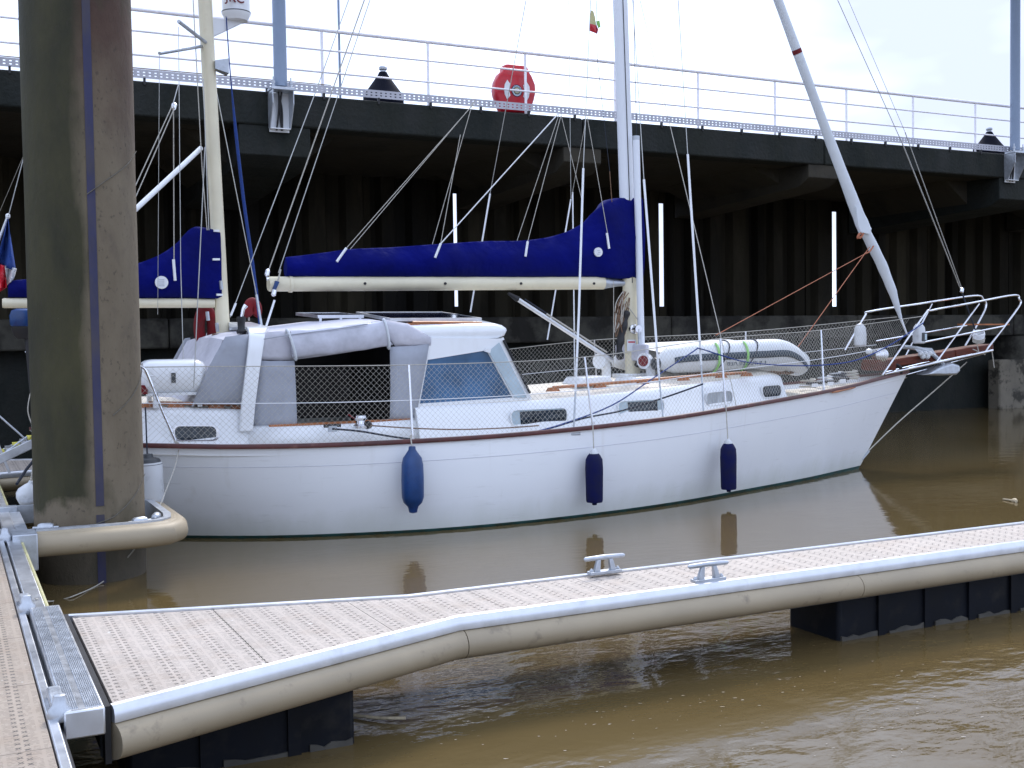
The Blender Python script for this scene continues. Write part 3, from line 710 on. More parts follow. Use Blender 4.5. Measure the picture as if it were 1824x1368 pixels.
def portlight(parent, quad, frame, glass, fw=.018, extra=None):
    x = PY(quad[0][0], quad[0][1], 12.95).x
    P = [PY(a, b, 12.95) for a, b in quad]
    for _ in range(3): P = [PY(a, b, trunk_y(p.x, p.z)-.012) for (a, b), p in zip(quad, P)]
    ring = rrect(P); c = sum(ring, V())/len(ring)
    inner = [c+(p-c)*(1-fw/((p-c).length+1e-6)) for p in ring]
    fr = MB().ring_prism(ring, inner, (0, -.022, 0)).build('portlight', frame, parent)
    MB().prism([p+V((0,-.004,0)) for p in inner], (0, -.006, 0)).build('pane', glass, fr, smooth=False)
    if extra:
        f0, f1, m2 = extra
        lo = lambda t, u: ring_pt(P, t, u)
        q = [lo(f0, .1), lo(f1, .1), lo(f1, .9), lo(f0, .9)]
        MB().prism([p+V((0,-.011,0)) for p in q], (0, -.003, 0)).build('dark_opening', m2, fr, smooth=False)
def ring_pt(P, t, u): return P[0].lerp(P[1], t).lerp(P[3].lerp(P[2], t), u)
portlight(aft, [(305,757),(389,757),(390,785),(307,786)], MT['steel'], MT['glassd'], .030)
portlight(fwd, [(907,731),(1010,726),(1010,753),(910,760)], MT['gel'], MT['glassp'], .012, (.17, .98, MT['glassd']))
portlight(fwd, [(1098,715),(1182,710),(1183,737),(1101,743)], MT['gel'], MT['glassp'], .012, (.22, .85, MT['glassd']))
portlight(fwd, [(1255,700),(1303,695),(1304,718),(1258,725)], MT['alu'], MT['curtain'], .014)
portlight(fwd, [(1354,687),(1391,684),(1392,706),(1357,710)], MT['gel'], MT['glassd'], .022)
# teak grab rails
def grab(pts, mat, parent, nblk, h=.045, up=.05):
    P = curve(pts, 5); MB().tube([p+V((0,0,up)) for p in P], .021, 8).build('grab_rail', mat, parent)
    for i in range(nblk):
        p = P[round(i*(len(P)-1)/(nblk-1))]
        MB().prism([p+V((-.10,-.018,0)), p+V((.10,-.018,0)), p+V((.065,-.018,up)), p+V((-.065,-.018,up))], (0,.036,0)).build('rail_foot', mat, parent)
grab([PY(x, y, 13.10) for x, y in ((985,697),(1090,689),(1180,681),(1270,674),(1330,670))], MT['teak'], fwd, 6)
grab([PY(x, y, 13.08) for x, y in ((265,726),(350,727),(425,729))], MT['teak'], aft, 4)
for pxx in (1060, 1150):
    p = PY(pxx, 682, 13.35); MB().prism([p+V((-.28,0,-.02)), p+V((.30,0,0)), p+V((.24,0,.09)), p+V((-.20,0,.08))], (0,.45,0)).build('deck_hatch', MT['gel'], fwd, bev=.02)

# --- wheelhouse
wh = MB()
YS = 12.98
def side_poly(pts, y): return [PY(a, b, y) for a, b in pts]
outer = [(757,742),(757,600),(893,601),(948,712)]
inner = [(745,721),(758,640),(868,622),(915,709)]
# window sits in the side wall; wall drawn as a frame round it
O = side_poly([(740,724),(757,602),(893,603),(945,712)], YS)
I = side_poly([(748,719),(762,641),(867,624),(913,708)], YS)
wheel = MB().ring_prism(O, I, (0, .05, 0)).build('wheelhouse', MT['gel'], boat, smooth=False)
MB().ring_prism([V((p.x, 2*YC-p.y, p.z)) for p in O], [V((p.x, 2*YC-p.y, p.z)) for p in I], (0, -.05, 0)).build('side_wall', MT['gel'], wheel, smooth=False)
MB().prism([p+V((0,.02,0)) for p in I], (0, .012, 0)).build('side_window', MT['glass'], wheel, smooth=False)
MB().prism([V((p.x, 2*YC-p.y-.03, p.z)) for p in I], (0, .012, 0)).build('side_window', MT['glass'], wheel, smooth=False)
# pale front quarter panel and its bracket
Q = side_poly([(870,626),(889,610),(938,708),(916,708)], YS-.006)
MB().prism(Q, (0, -.008, 0)).build('quarter_panel', MT['glassp'], wheel, smooth=False)
Q = side_poly([(862,626),(866,620),(874,622),(872,629)], YS-.01); MB().prism(Q, (0, -.02, 0)).build('window_catch', MT['white'], wheel)
# raked windscreen between the two sides: three panes in a frame
pa, pb = PY(893, 603, YS), PY(945, 712, YS)
cols = [0, .3, .7, 1]
for i in range(3):
    y0, y1 = lerp(YS, 2*YC-YS, cols[i]), lerp(YS, 2*YC-YS, cols[i+1]); bow = [.0,.16,.16,.0]
    A = [V((pb.x+bow[i], y0, pb.z-.03)), V((pb.x+bow[i+1], y1, pb.z-.03)), V((pa.x+bow[i+1], y1, pa.z)), V((pa.x+bow[i], y0, pa.z))]
    c = sum(A, V())/4; B = [c+(p-c)*.86 for p in A]
    w = MB().ring_prism(A, B, (.03, 0, .015)).build('windscreen_frame', MT['gel'], wheel, smooth=False)
    MB().prism([p+V((.012,0,0)) for p in B], (.008, 0, .004)).build('pane', MT['glass'], w, smooth=False)
MB().tube([PY(897,606,YS-.02), PY(944,700,YS-.02)], .016, 8).build('wiper_bar', MT['black'], wheel)
# roof with rounded visor edge
rs = []
for dx, w, z0, z1 in ((0,1.14,2.235,2.33),(.02,1.17,2.215,2.37),(.10,1.19,2.21,2.40),(.9,1.20,2.21,2.415),(1.25,1.20,2.225,2.41),(1.36,1.17,2.25,2.39),(1.40,1.14,2.29,2.36)):
    x = 5.02+dx
    rs.append([(x, YC-w+.03, z0), (x, YC-w, lerp(z0, z1, .4)), (x, YC-w+.02, lerp(z0,z1,.8)), (x, YC-w+.10, z1), (x, YC-.5, z1+.07), (x, YC, z1+.09), (x, YC+.5, z1+.07), (x, YC+w-.10, z1), (x, YC+w-.02, lerp(z0,z1,.8)), (x, YC+w, lerp(z0,z1,.4)), (x, YC+w-.03, z0), (x, YC, z0+.02)])
roof = MB().loft(rs).build('wheelhouse_roof', MT['gel'], wheel, ang=50)
grab([PY(x, y, 13.12) for x, y in ((735,580),(790,580),(858,581))], MT['teak'], wheel, 3, up=.035)
# solar panels on short legs above the roof, tilted to the camera side
def solar(x0, x1, y0, y1, z0, z1):
    a, b, c, d = V((x0,y0,z0)), V((x1,y0,z0)), V((x1,y1,z1)), V((x0,y1,z1))
    nrm = (b-a).cross(d-a).normalized(); c0 = (a+b+c+d)/4
    inn = [c0+(p-c0)*.965 for p in (a,b,c,d)]
    f = MB().ring_prism([a,b,c,d], inn, nrm*.04).build('solar_panel', MT['alu'], boat, smooth=False)
    MB().prism([p+nrm*.026 for p in inn], nrm*.008).build('cell_sheet', MT['solar'], f, smooth=False)
    for t in (.06, .5, .92):
        p = a.lerp(b, t); MB().bar(p+V((0,.02,0)), V((p.x, p.y+.02, 2.36)), .03, .03).build('leg', MT['alu'], f)
    return f
solar(PY(695,572,13.2).x, PY(858,572,13.2).x, 13.2, 14.5, 2.445, 2.56)
solar(4.15, 4.75, 13.75, 14.75, 2.50, 2.56)

# --- canvas enclosure over the cockpit
stn = [(2.46,1.50,1.53,1.22),(2.66,1.90,1.95,1.16),(2.84,2.245,2.28,1.08),(3.0,2.28,2.33,1.10),(3.27,2.29,2.37,1.16),(3.7,2.325,2.42,1.18),(4.14,2.375,2.47,1.18),(4.55,2.43,2.50,1.18),(4.8,2.42,2.50,1.18),(5.06,2.36,2.46,1.18)]
rg = []
for x, z, zc, w in stn:
    rg.append([(x, YC+w*q, lerp(z, zc, 1-abs(q)**2.2)) for q in (-1,-.97,-.88,-.7,-.4,0,.4,.7,.88,.97,1)])
can = MB().loft(rg, closed=False, cap=False).build('canvas_canopy', MT['greyl'], boat)
YP = YC-1.205
def panel(name, pts, mat, y=YP, th=.012, n=6, bulge=.0):
    mb = MB(); L = len(pts)//2
    A, B = [PY(a, b, y) for a, b in pts[:L]], [PY(a, b, y) for a, b in pts[L:]]
    rings = []
    for p, q in zip(A, B):
        rings.append([p.lerp(q, i/n)+V((0, -bulge*math.sin(math.pi*i/n), 0)) for i in range(n+1)])
    mb.loft(rings, closed=False, cap=False)
    o = mb.build(name, mat, can); sm = o.modifiers.new('thick', 'SOLIDIFY'); sm.thickness = th
    return o
def panel2(name, *a, **k):
    o = panel(name, *a, **k)
    f = o.copy(); COL.objects.link(f); f.parent = can; f.matrix_basis = M.Translation((0, 2*YC, 0)) @ M.Diagonal((1, -1, 1, 1)); return o
panel2('aft_side_curtain', [(345,714),(371,655),(401,600),(425,597),(456,594),(345,720),(375,720),(410,720),(432,722),(452,724)], MT['grey'], bulge=.02)
panel2('side_curtain', [(452,594),(475,592),(500,590),(527,588),(447,640),(470,641),(500,642),(527,640)], MT['greyl'], bulge=.02)
panel2('side_panel', [(462,642),(480,643),(505,643),(524,642),(449,764),(470,768),(500,769),(529,767)], MT['grey'], y=YP-.02, bulge=.015)
panel2('forward_side_panel', [(694,618),(712,617),(738,616),(764,613),(694,754),(706,757),(724,757),(738,752)], MT['grey'], y=YP-.02, bulge=.02)
panel2('forward_side_curtain', [(660,574),(690,571),(726,577),(766,601),(692,600),(705,618),(735,618),(766,616)], MT['greyl'], bulge=.03)
panel2('side_valance', [(524,594),(570,588),(620,581),(664,575),(527,640),(580,633),(640,624),(700,614)], MT['vinyl'], y=YP-.004, bulge=.03)
# far side is closed with one long curtain; its black stands in for shade inside
mb = MB().add([(2.9, 2*YC-YP-.03, 1.15), (5.1, 2*YC-YP-.03, 1.15), (5.1, 2*YC-YP-.03, 2.38), (2.9, 2*YC-YP-.03, 2.3)], [(0,1,2,3)])
mb.build('shade_black_curtain', MT['black'], can)
# rolled clear window tied under the valance
A, B = PY(519, 613, YP-.06), PY(688, 594, YP-.06); roll = []
for i in range(25): t = i/24; roll.append(A.lerp(B, t)+V((0, 0, -.012*math.sin(math.pi*t))))
MB().tube(roll, [.155+.004*math.sin(i*.8) for i in range(25)], 20, flat=.36).build('rolled_window', MT['vinyl'], can)
for t in (.0, 1.0):
    c = A.lerp(B, t); pts = [c+V((.05*math.sin(a)*(-1 if t < .5 else -.6), .062*math.cos(a), .175*math.sin(a)-.005)) for a in [math.pi*2*k/20 for k in range(21)]]
    MB().tube(pts, .016, 8).build('roll_strap', MT['sailw'], can)
seam = [PY(x, y, YP-.115) for x, y in ((470,604),(520,596),(600,586),(655,577))]
MB().tube(curve(seam), .007, 6).build('canvas_seam', MT['grey'], can)
# white arch in front of the mizzen, carrying the mainsheet
ar = []
for (px, py, yy, w) in ((438,768,12.86,.075),(442,720,12.86,.078),(449,665,12.88,.08),(454,628,12.92,.085),(457,604,12.95,.09),(458,592,13.04,.10),(459,586,13.3,.13)):
    p = PY(px, py, yy); ar.append((p.x, yy, p.z, w))
half = [(x, y, z, w) for x, y, z, w in ar]
path = half + [(half[-1][0], YC, half[-1][2]+.07, .15)] + [(x, 2*YC-y, z, w) for x, y, z, w in reversed(half)]
rg = []
for i, (x, y, z, w) in enumerate(path):
    a, b = path[max(i-1,0)], path[min(i+1,len(path)-1)]
    d = V((0, b[1]-a[1], b[2]-a[2])).normalized(); nr = V((0, -d.z, d.y))*.03
    rg.append([V((x-w, y, z))+nr, V((x+w, y, z))+nr, V((x+w, y, z))-nr, V((x-w, y, z))-nr])
arch = MB().loft(rg).build('white_arch', MT['gel'], boat, bev=.012)
MB().bar(PY(408,586,13.5), PY(466,582,13.5), .05, .035).build('sheet_track', MT['alu'], arch)
p = PY(430, 590, 13.3); MB().lathe(p, [(.05,-.03),(.06,.0),(.04,.03),(.045,.10),(.055,.14),(.05,.17)], 14).build('winch', MT['black'], arch)
MB().tube([p+V((0,0,.15)), p+V((.03,0,.26)), p+V((.06,0,.30))], [.02,.02,.028], 8).build('winch_handle', MT['steel'], arch)

# --- spars
def mast(name, x, y, z0, z1, a, b, mat, parent=boat, rake=0.):
    mb = MB(); n = 24
    mb.loft([[(x+rake*(z-z0)+a*math.cos(2*math.pi*k/n), y+b*math.sin(2*math.pi*k/n), z) for k in range(n)] for z in (z0, z0+.02, (z0+z1)/2, z1)])
    return mb.build(name, mat, parent)
mb0 = PY(1127, 655, YC); mt0 = PY(1105, 0, YC); RK = (mt0.x-mb0.x)/(mt0.z-mb0.z); MX = mb0.x
BOOMZ = PY(1100, 503, YC).z
mm = mast('main_mast', MX, YC, 1.66, 3.15, .115, .085, MT['mastc'], rake=RK)
up_ = mast('upper_mast', MX+RK*(3.15-1.66), YC, 3.15, 14.2, .115, .085, MT['mastw'], mm, rake=RK)
mxz = lambda z: MX+RK*(z-1.66)
MB().tube([(mxz(3)-.01, YC-.088, 3.0), (mxz(14)-.01, YC-.088, 14.0)], .007, 5).build('sail_groove', MT['gveh'], mm)
MB().box((MX-.24, YC-.2, 1.60), (MX+.24, YC+.2, 1.68)).build('mast_foot', MT['gel'], mm, bev=.02)
# stowed spinnaker pole on the front of the mast
a, b = PY(1133, 246, YC-.16), PY(1143, 640, YC-.16)
MB().tube([a, a+(b-a)*.01, b], [.045, .05, .05], 12).build('stowed_pole', MT['mastw'], mm)
MB().lathe(a, [(.052,-.03),(.052,.03)], 12).build('pole_end', MT['galv'], mm)
# boom with cap, fittings and gooseneck
ba, bb = PY(478, 506, YC), PY(1074, 504, YC)
boom = MB().tube([ba, ba+V((.02,0,0)), bb], [.085,.095,.095], 18).build('main_boom', MT['mastc'], boat)
MB().tube([bb, bb+(V((MX-.11, YC, bb.z))-bb)*.55, V((MX-.11, YC, bb.z))], [.09,.055,.04], 12).build('gooseneck', MT['galv'], boom)
MB().tube([ba+V((-.03,-.02,.06)), ba+V((.30,-.02,.075))], .022, 8).build('end_fitting', MT['steel'], boom)
MB().lathe(ba+V((.28,0,0)), [(.105,-.02),(.105,.02)], 18, (1,0,0)).build('boom_band', MT['mastc'], boom)
for px in (650, 793, 928, 1058):
    p = PY(px, 505, YC-.097); MB().lathe(p, [(.018,.004),(.018,-.012)], 10, (0,1,0)).build('reef_eye', MT['black'], boom)
def cover(name, top, bot, wid, mat, parent, xm, yc=YC):
    mb = MB(); rg = []; n = 22
    for i in range(121):
        x = lerp(top[0][0], top[-1][0], i/120)
        zt, zb = smooth_tab(top, x), smooth_tab(bot, x); w = interp(wid, x); h = (zt-zb)
        cr = 1+.06*math.sin(x*5.3)+.035*math.sin(x*11+1)
        ring = []
        for k in range(n):
            a = 2*math.pi*k/n; cy, sz = math.cos(a), math.sin(a)
            if x > xm: cy = math.copysign(abs(cy)**lerp(1, .4, min(1, (x-xm)/.12)), cy)
            yy = w*cr*cy*(1 if sz < 0 else max(.18, 1-lerp(.8, .12, max(0, min(1, (x-xm)/.12)))*max(0, sz)**1.3*min(1, h/.3)))
            zz = (zt+zb)/2+h/2*(sz if abs(sz) > .3 else sz)
            tw = .35+.65*max(0, (zz-zb)/max(.05, h))
            wr = tw*(.013*math.sin(x*10+zz*9+math.sin(x*3.1)*2.5)+.008*math.sin(x*27-zz*22+2*math.sin(x*2))+.004*math.sin(x*47+zz*30))
            ring.append((x, yc+yy+wr, zz))
        rg.append(ring)
    mb.loft(rg); return mb.build(name, mat, parent, ang=60)
tp = [(508,458),(560,452),(620,444),(700,440),(800,433),(870,429),(930,428),(985,420),(1030,402),(1056,378),(1078,357),(1095,353),(1120,353),(1139,353)]
bt = [(508,493),(700,494),(900,495),(1060,495),(1100,497),(1139,497)]
Tp = [(PY(a,b,YC).x, PY(a,b,YC).z) for a,b in tp]; Bt = [(PY(a,b,YC).x, PY(a,b,YC).z) for a,b in bt]
scov = cover('sail_cover', Tp, Bt, [(Tp[0][0],.085),(Tp[3][0],.13),(Tp[7][0],.17),(Tp[9][0],.20),(Tp[11][0],.18),(Tp[-1][0],.14)], MT['navy'], boat, Tp[9][0])
p = PY(1066, 449, YC-.20); MB().lathe(p, [(.066,.02),(.066,-.004)], 24, (0,1,0)).build('round_patch', MT['white'], scov)
for dz, dx in ((.02,0),(-.005,.01),(-.03,-.008)):
    MB().box((p.x-.022+dx, p.y-.008, p.z+dz-.004), (p.x+.02+dx, p.y-.005, p.z+dz+.004)).build('patch_print', MT['galv'], scov)
for a, b in (((600,466),(617,442)),((775,459),(785,434)),((936,457),(940,430)),((1081,415),(1085,443))):
    yo = .245 if a[0] > 1000 else .155; P0, P1 = PY(*a, YC-yo), PY(*b, YC-yo); MB().tube([P0, P1], .017, 8).build('lazy_jack_sleeve', MT['pvc'], scov)
# mizzen
zb0 = PY(398, 600, YC); zt0 = PY(365, 0, YC); RK2 = (zt0.x-zb0.x)/(zt0.z-zb0.z)
MZX = zb0.x-RK2*(zb0.z-1.4)
mizz = mast('mizzen_mast', MZX, YC, 1.4, 10.5, .085, .07, MT['mastc'], rake=RK2)
mzx = lambda z: MZX+RK2*(z-1.4)
pz = PY(380, 540, YC).z
za, zb = PY(4, 540, YC), V((mzx(pz)-.09, YC, pz))
mboom = MB().tube([za, za+V((.02,0,0)), zb], [.05,.058,.058], 14).build('mizzen_boom', MT['mastc'], boat)
tp = [(14,508),(22,500),(60,497),(140,490),(220,476),(262,463),(292,449),(315,432),(334,411),(346,404),(360,405),(390,411)]
bt = [(14,530),(100,531),(245,531),(340,531),(393,533)]
Tz = [(PY(a,b,YC).x, PY(a,b,YC).z) for a,b in tp]; Bz = [(PY(a,b,YC).x, PY(a,b,YC).z) for a,b in bt]
mcov = cover('mizzen_sail_cover', Tz, Bz, [(Tz[0][0],.06),(Tz[4][0],.11),(Tz[7][0],.14),(Tz[-1][0],.11)], MT['navy'], boat, Tz[8][0])
p = PY(288, 503, YC-.145); MB().lathe(p, [(.076,.02),(.076,-.004)], 24, (0,1,0)).build('round_patch', MT['white'], mcov)
for dz in (.03,.005,-.02,-.04): MB().box((p.x-.035, p.y-.008, p.z+dz-.005), (p.x+.03, p.y-.005, p.z+dz+.005)).build('patch_print', MT['galv'], mcov)
MB().tube([PY(309,462,YC-.15), PY(312,500,YC-.15)], .017, 8).build('lazy_jack_sleeve', MT['pvc'], mcov)
for (x0,y0,x1) in ((381,411,390),(379,462,391),(386,525,396)):
    a, b = PY(x0,y0,YC-.13), PY(x1,y0,YC-.10); MB().bar(a, b, .02, .025).build('cover_strap', MT['white'], mcov)
# mizzen fittings: radar, floodlight, antenna arms, crutch
rp_ = PY(421, 36, YC-.0); R0 = 24/2030*rp_.y/ray(421,36).y
rad = MB().lathe(rp_, [(.06,-.02),(R0*.82,-.01),(R0*.92,.03),(R0*1.06,.075),(R0*1.06,.09),(R0,.10),(R0,.42),(R0*.92,.47),(R0*.5,.5),(.01,.5)], 32).build('radar_scanner', MT['white'], mizz)
MB().lathe(rp_, [(R0*1.065,.082),(R0*1.065,.095)], 32).build('radar_seam', MT['gveh'], rad)
a = V((mzx(rp_.z)+.07, YC, rp_.z-.12))
MB().prism([a+V((0,-.03,.10)), V((rp_.x+.1, YC-.03, rp_.z-.01)), V((rp_.x+.05, YC-.03, rp_.z-.04)), a+V((0,-.03,-.12))], (0,.06,0)).build('radar_bracket', MT['white'], mizz)
fl = PY(386, 118, YC-.05)
MB().loft([[(mzx(fl.z)+.06, YC-.05+dy, fl.z+dz) for dy, dz in ((-.05,.06),(.05,.06),(.05,-.04),(-.05,-.04))], [(fl.x+.13, YC-.05+dy, fl.z+dz) for dy, dz in ((-.08,.09),(.08,.09),(.08,-.09),(-.08,-.09))]]).build('floodlight', MT['galv'], mizz)
MB().tube([PY(318,38,YC-.5), PY(372,80,YC)], .022, 8).build('antenna_arm', MT['galv'], mizz)
MB().tube([PY(284,95,YC-.75), PY(362,82,YC)], .020, 8).build('antenna_arm', MT['galv'], mizz)
MB().tube([PY(236,378,YC-.9), PY(358,264,YC)], .030, 10).build('mizzen_strut', MT['pvc'], mizz)
for (x,y,h) in ((369,555,.10),(386,575,.14),(393,500,.10)):
    MB().tube([PY(x,y,YC-.10), PY(x+2,y+16,YC-.10)], .022, 8).build('mast_cleat', MT['galv'], mizz)
MB().lathe(PY(386,612,YC-.14), [(.075,-.11),(.08,.05),(.06,.10),(.05,.12)], 12).build('halyard_bag', MT['ropeb'], mizz)
# main mast foot: winch, label, dark furled bag, halyard coils, cowl vents
p = PY(1131, 586, YC-.13); MB().lathe(p, [(.07,.06),(.07,.02),(.05,0),(.045,-.05),(.06,-.08),(.055,-.10),(.02,-.10)], 18, (0,1,0)).build('mast_winch', MT['steel'], mm)
MB().tube([p+V((0,-.09,0)), p+V((.015,-.09,-.24))], [.016,.02], 8).build('winch_handle', MT['galv'], mm)
q = [PY(a,b,YC-.10) for a,b in ((1117,605),(1133,605),(1133,625),(1117,625))]; MB().prism(q, (0,-.003,0)).build('mast_label', MT['white'], mm, smooth=False)
q = [PY(a,b,YC-.104) for a,b in ((1119,608),(1131,608),(1131,610.5),(1119,610.5))]; MB().prism(q, (0,-.002,0)).build('label_print', MT['red'], mm, smooth=False)
bag = [PY(x,y,YC-.12) for x,y in ((1116,553),(1113,570),(1108,595),(1103,620),(1106,640))]
MB().tube(curve(bag), [.03]+[.06+.012*math.sin(i) for i in range(23)]+[.05], 12, flat=.8).build('furled_bag', MT['black'], mm)
MB().tube(curve([PY(x,y,YC-.14) for x,y in ((1139,618),(1141,632),(1138,645),(1134,652))]), .045, 10).build('rope_bag', MT['black'], mm)
for k in range(9):
    pts = [PY(1112+random.uniform(-6,10), 520+random.uniform(-2,6), YC-.13), PY(1100+random.uniform(-6,8), 555+random.uniform(-12,10), YC-.16), PY(1106+random.uniform(-10,6), 590+random.uniform(-15,15), YC-.15), PY(1116+random.uniform(-4,6), 535+random.uniform(-6,10), YC-.13)]
    MB().tube(curve(pts, 7), .007, 5).build('halyard_coil', MT['ropeb'] if k % 3 else MT['rope'], mm)
for px in (1152, 1073):
    p = PY(px+7, 655, YC-.42 if px > 1100 else YC+.1); base = V((p.x, p.y, 1.62))
    t_ = [base, base+V((0,0,.12)), base+V((-.02,0,.20)), base+V((-.09,-.03,.25)), base+V((-.16,-.06,.25))]
    vv = MB().tube(t_, [.07,.07,.085,.105,.115], 16).build('cowl_vent', MT['gel'], fwd)
    d = V((-.8,-.5,0)).normalized()
    if px > 1100: MB().lathe(t_[-1]+V((-.004,-.004,0)), [(.078,-.02),(.078,.012)], 18, d).build('red_throat', MT['redd'], vv)
# gas strut kicker
a, b = PY(905, 522, YC-.03), PY(1090, 642, YC-.03)
kick = MB().tube([a.lerp(b,.06), b], .032, 12).build('kicker_strut', MT['alu'], boom)
MB().tube([a, a.lerp(b,.09)], [.02,.045], 12).build('strut_end', MT['black'], kick)
MB().tube([a.lerp(b,.15)+V((0,-.02,.06)), b+V((0,-.02,.06))], .010, 6).build('kicker_line', MT['roped'], kick)
MB().tube([a.lerp(b,.35)+V((0,-.03,.05)), b+V((-.1,-.03,.12))], .012, 6).build('kicker_line', MT['rope'], kick)
# --- standing and running rigging; every line is its own part
def wire(a, b, ya, yb, r=.006, mat='wire', name='rigging_wire', parent=boat, sagz=0.):
    p, q = PY(*a, ya), PY(*b, yb)
    pts = sag(p, q, sagz, 10) if sagz else [p, q]
    return MB().tube(pts, r, 6).build(name, MT[mat], parent)
NYr = 12.15
for a, b, ya, yb, r, mt, nm in [
    ((410,565),(561,167),YC-.3,YC,.006,'wire','backstay'), ((561,167),(621,0),YC,YC,.006,'wire','backstay'),
    ((477,486),(649,0),YC,YC,.008,'rope','topping_lift'), ((496,486),(659,0),YC-.03,YC,.006,'wire','triatic_stay'),
    ((383,150),(457,525),YC,YC-.1,.006,'wire','mizzen_forestay'), ((457,525),(468,592),YC-.1,YC-.25,.016,'galv','rigging_screw'),
    ((344,0),(360,300),YC-.02,YC-.1,.006,'rope','halyard'), ((360,300),(369,410),YC-.1,YC-.1,.006,'rope','halyard'),
    ((362,140),(372,410),YC-.09,YC-.1,.006,'wire','halyard'),
    ((318,48),(322,480),YC-.5,YC-.6,.004,'wire','mizzen_shroud'), ((322,480),(328,690),YC-.6,13.05,.005,'wire','mizzen_shroud'),
    ((365,262),(345,690),YC-.1,12.85,.006,'wire','mizzen_shroud'), ((284,97),(281,560),YC-.75,YC-.4,.003,'wire','antenna_wire'),
    ((318,150),(308,186),YC-.3,YC-.4,.006,'wire','bridle'), ((307,188),(238,338),YC-.4,YC-.8,.006,'rope','bridle'), ((311,192),(242,350),YC-.4,YC-.8,.006,'rope','bridle'), ((309,190),(310,462),YC-.4,YC-.15,.006,'rope','lazy_jack'),
    ((45,270),(15,385),YC,YC-.2,.005,'wire','mizzen_backstay'), ((-2,380),(45,270),YC+.8,YC,.003,'wire','mizzen_backstay'),
    ((617,442),(835,195),YC-.14,YC-.02,.005,'rope','lazy_jack'), ((622,446),(845,183),YC+.1,YC+.05,.005,'rope','lazy_jack'), ((835,195),(846,178),YC-.02,YC,.006,'rope','lazy_jack'),
    ((785,434),(820,240),YC-.14,YC,.005,'rope','lazy_jack'), ((770,436),(840,190),YC+.12,YC+.04,.005,'rope','lazy_jack'),
    ((785,434),(995,202),YC-.16,YC-.3,.008,'pvc','lazy_jack'),
    ((838,556),(873,345),16.1,15.9,.014,'pvc','shroud_sleeve'), ((873,345),(937,0),15.9,14.9,.006,'wire','shroud'),
    ((940,430),(1000,203),YC-.13,YC,.005,'rope','lazy_jack'), ((921,429),(996,203),YC+.12,YC+.03,.005,'rope','lazy_jack'),
    ((999,203),(1038,362),YC,YC-.1,.005,'rope','lazy_jack'), ((1046,208),(1082,415),YC-.05,YC-.245,.005,'rope','lazy_jack'), ((1044,212),(1016,362),YC+.1,YC+.3,.004,'rope','lazy_jack'),
    ((1013,0),(1017,355),YC+.2,YC+.3,.004,'wire','flag_halyard'), ((1017,355),(975,605),16.1,16.15,.013,'pvc','shroud_sleeve'), ((1020,342),(1024,690),16.2,16.2,.012,'pvc','shroud_sleeve'),
    ((1052,0),(1039,300),13.1,12.75,.006,'wire','shroud'), ((1039,300),(1031,560),12.75,12.45,.016,'pvc','shroud_sleeve'), ((1031,560),(1025,700),12.45,12.3,.016,'pvc','shroud_sleeve'),
    ((1025,700),(1022,765),12.3,12.1,.012,'galv','rigging_screw'),
    ((1127,0),(1147,320),13.4,12.85,.006,'wire','shroud'), ((1147,320),(1174,672),12.85,12.3,.017,'pvc','shroud_sleeve'), ((1174,672),(1181,742),12.3,12.13,.012,'galv','rigging_screw'),
    ((1208,0),(1225,275),13.3,12.9,.006,'wire','shroud'), ((1225,275),(1249,650),12.9,12.45,.017,'pvc','shroud_sleeve'), ((1249,650),(1253,732),12.45,12.3,.012,'galv','rigging_screw'),
    ((1140,0),(1193,221),YC-.3,YC-.5,.004,'wire','stay'), ((1193,221),(1284,600),YC-.5,12.55,.006,'rope','stay'), ((1284,600),(1312,725),12.55,12.5,.005,'rope','stay'),
    ((1062,0),(1064,105),YC-.05,YC-.06,.004,'roped','flag_halyard'), ((1064,105),(1086,305),YC-.06,YC-.2,.004,'roped','flag_halyard'), ((1086,305),(1090,360),YC-.2,YC-.2,.006,'ropeb','flag_halyard'),
    ((1128,0),(1134,240),YC-.14,YC-.14,.005,'roped','halyard'),
    ((1492,0),(1607,255),YC,YC,.006,'wire','outer_forestay'), ((1607,255),(1713,520),YC,YC,.011,'wire','outer_forestay'),
    ((1511,0),(1612,235),YC-.1,YC-.05,.004,'wire','outer_forestay'), ((1612,235),(1716,522),YC-.05,YC,.008,'wire','outer_forestay'),
    ((1713,520),(1741,598),YC,YC,.013,'roped','forestay_chain'), ((500,480),(494,505),YC-.08,YC-.12,.010,'rope','mainsheet'), ((489,535),(472,588),YC-.12,YC-.25,.014,'pvc','mainsheet'), ((411,562),(420,540),YC-.3,YC-.3,.014,'pvc','rigging_screw'),
    ((1140,575),(1118,545),YC-.14,YC-.14,.006,'rope','halyard'), ((1093,500),(1093,655),YC-.2,YC-.2,.005,'rope','downhaul'),
]: wire(a, b, ya, yb, r, mt, nm)
p = PY(493, 520, YC-.12); MB().prism([PY(x,y,YC-.13) for x,y in ((491,500),(498,502),(491,518),(486,516))], (0,.05,0)).build('mainsheet_block', MT['bluef'], boat)
for q in ((488,521),(476,486),(310,190),(1713,517)):
    p = PY(*q, YC-.12); MB().lathe(p, [(.012,-.05),(.034,-.03),(.034,.03),(.012,.05)], 10, (.3,.1,1)).build('rigging_block', MT['steel'], boat)
# blue furled line from the mizzen head down to the arch
dl = [PY(x,y,YC-.05) for x,y in ((400,-20),(405,60),(411,140),(418,215),(426,290),(437,380),(450,470),(458,530),(464,585))]
MB().tube(curve(dl,3), [.007]*7+[.010,.014,.018]+[.021]*9+[.02]*5+[.021], 10).build('blue_furled_line', MT['bluer'], boat)
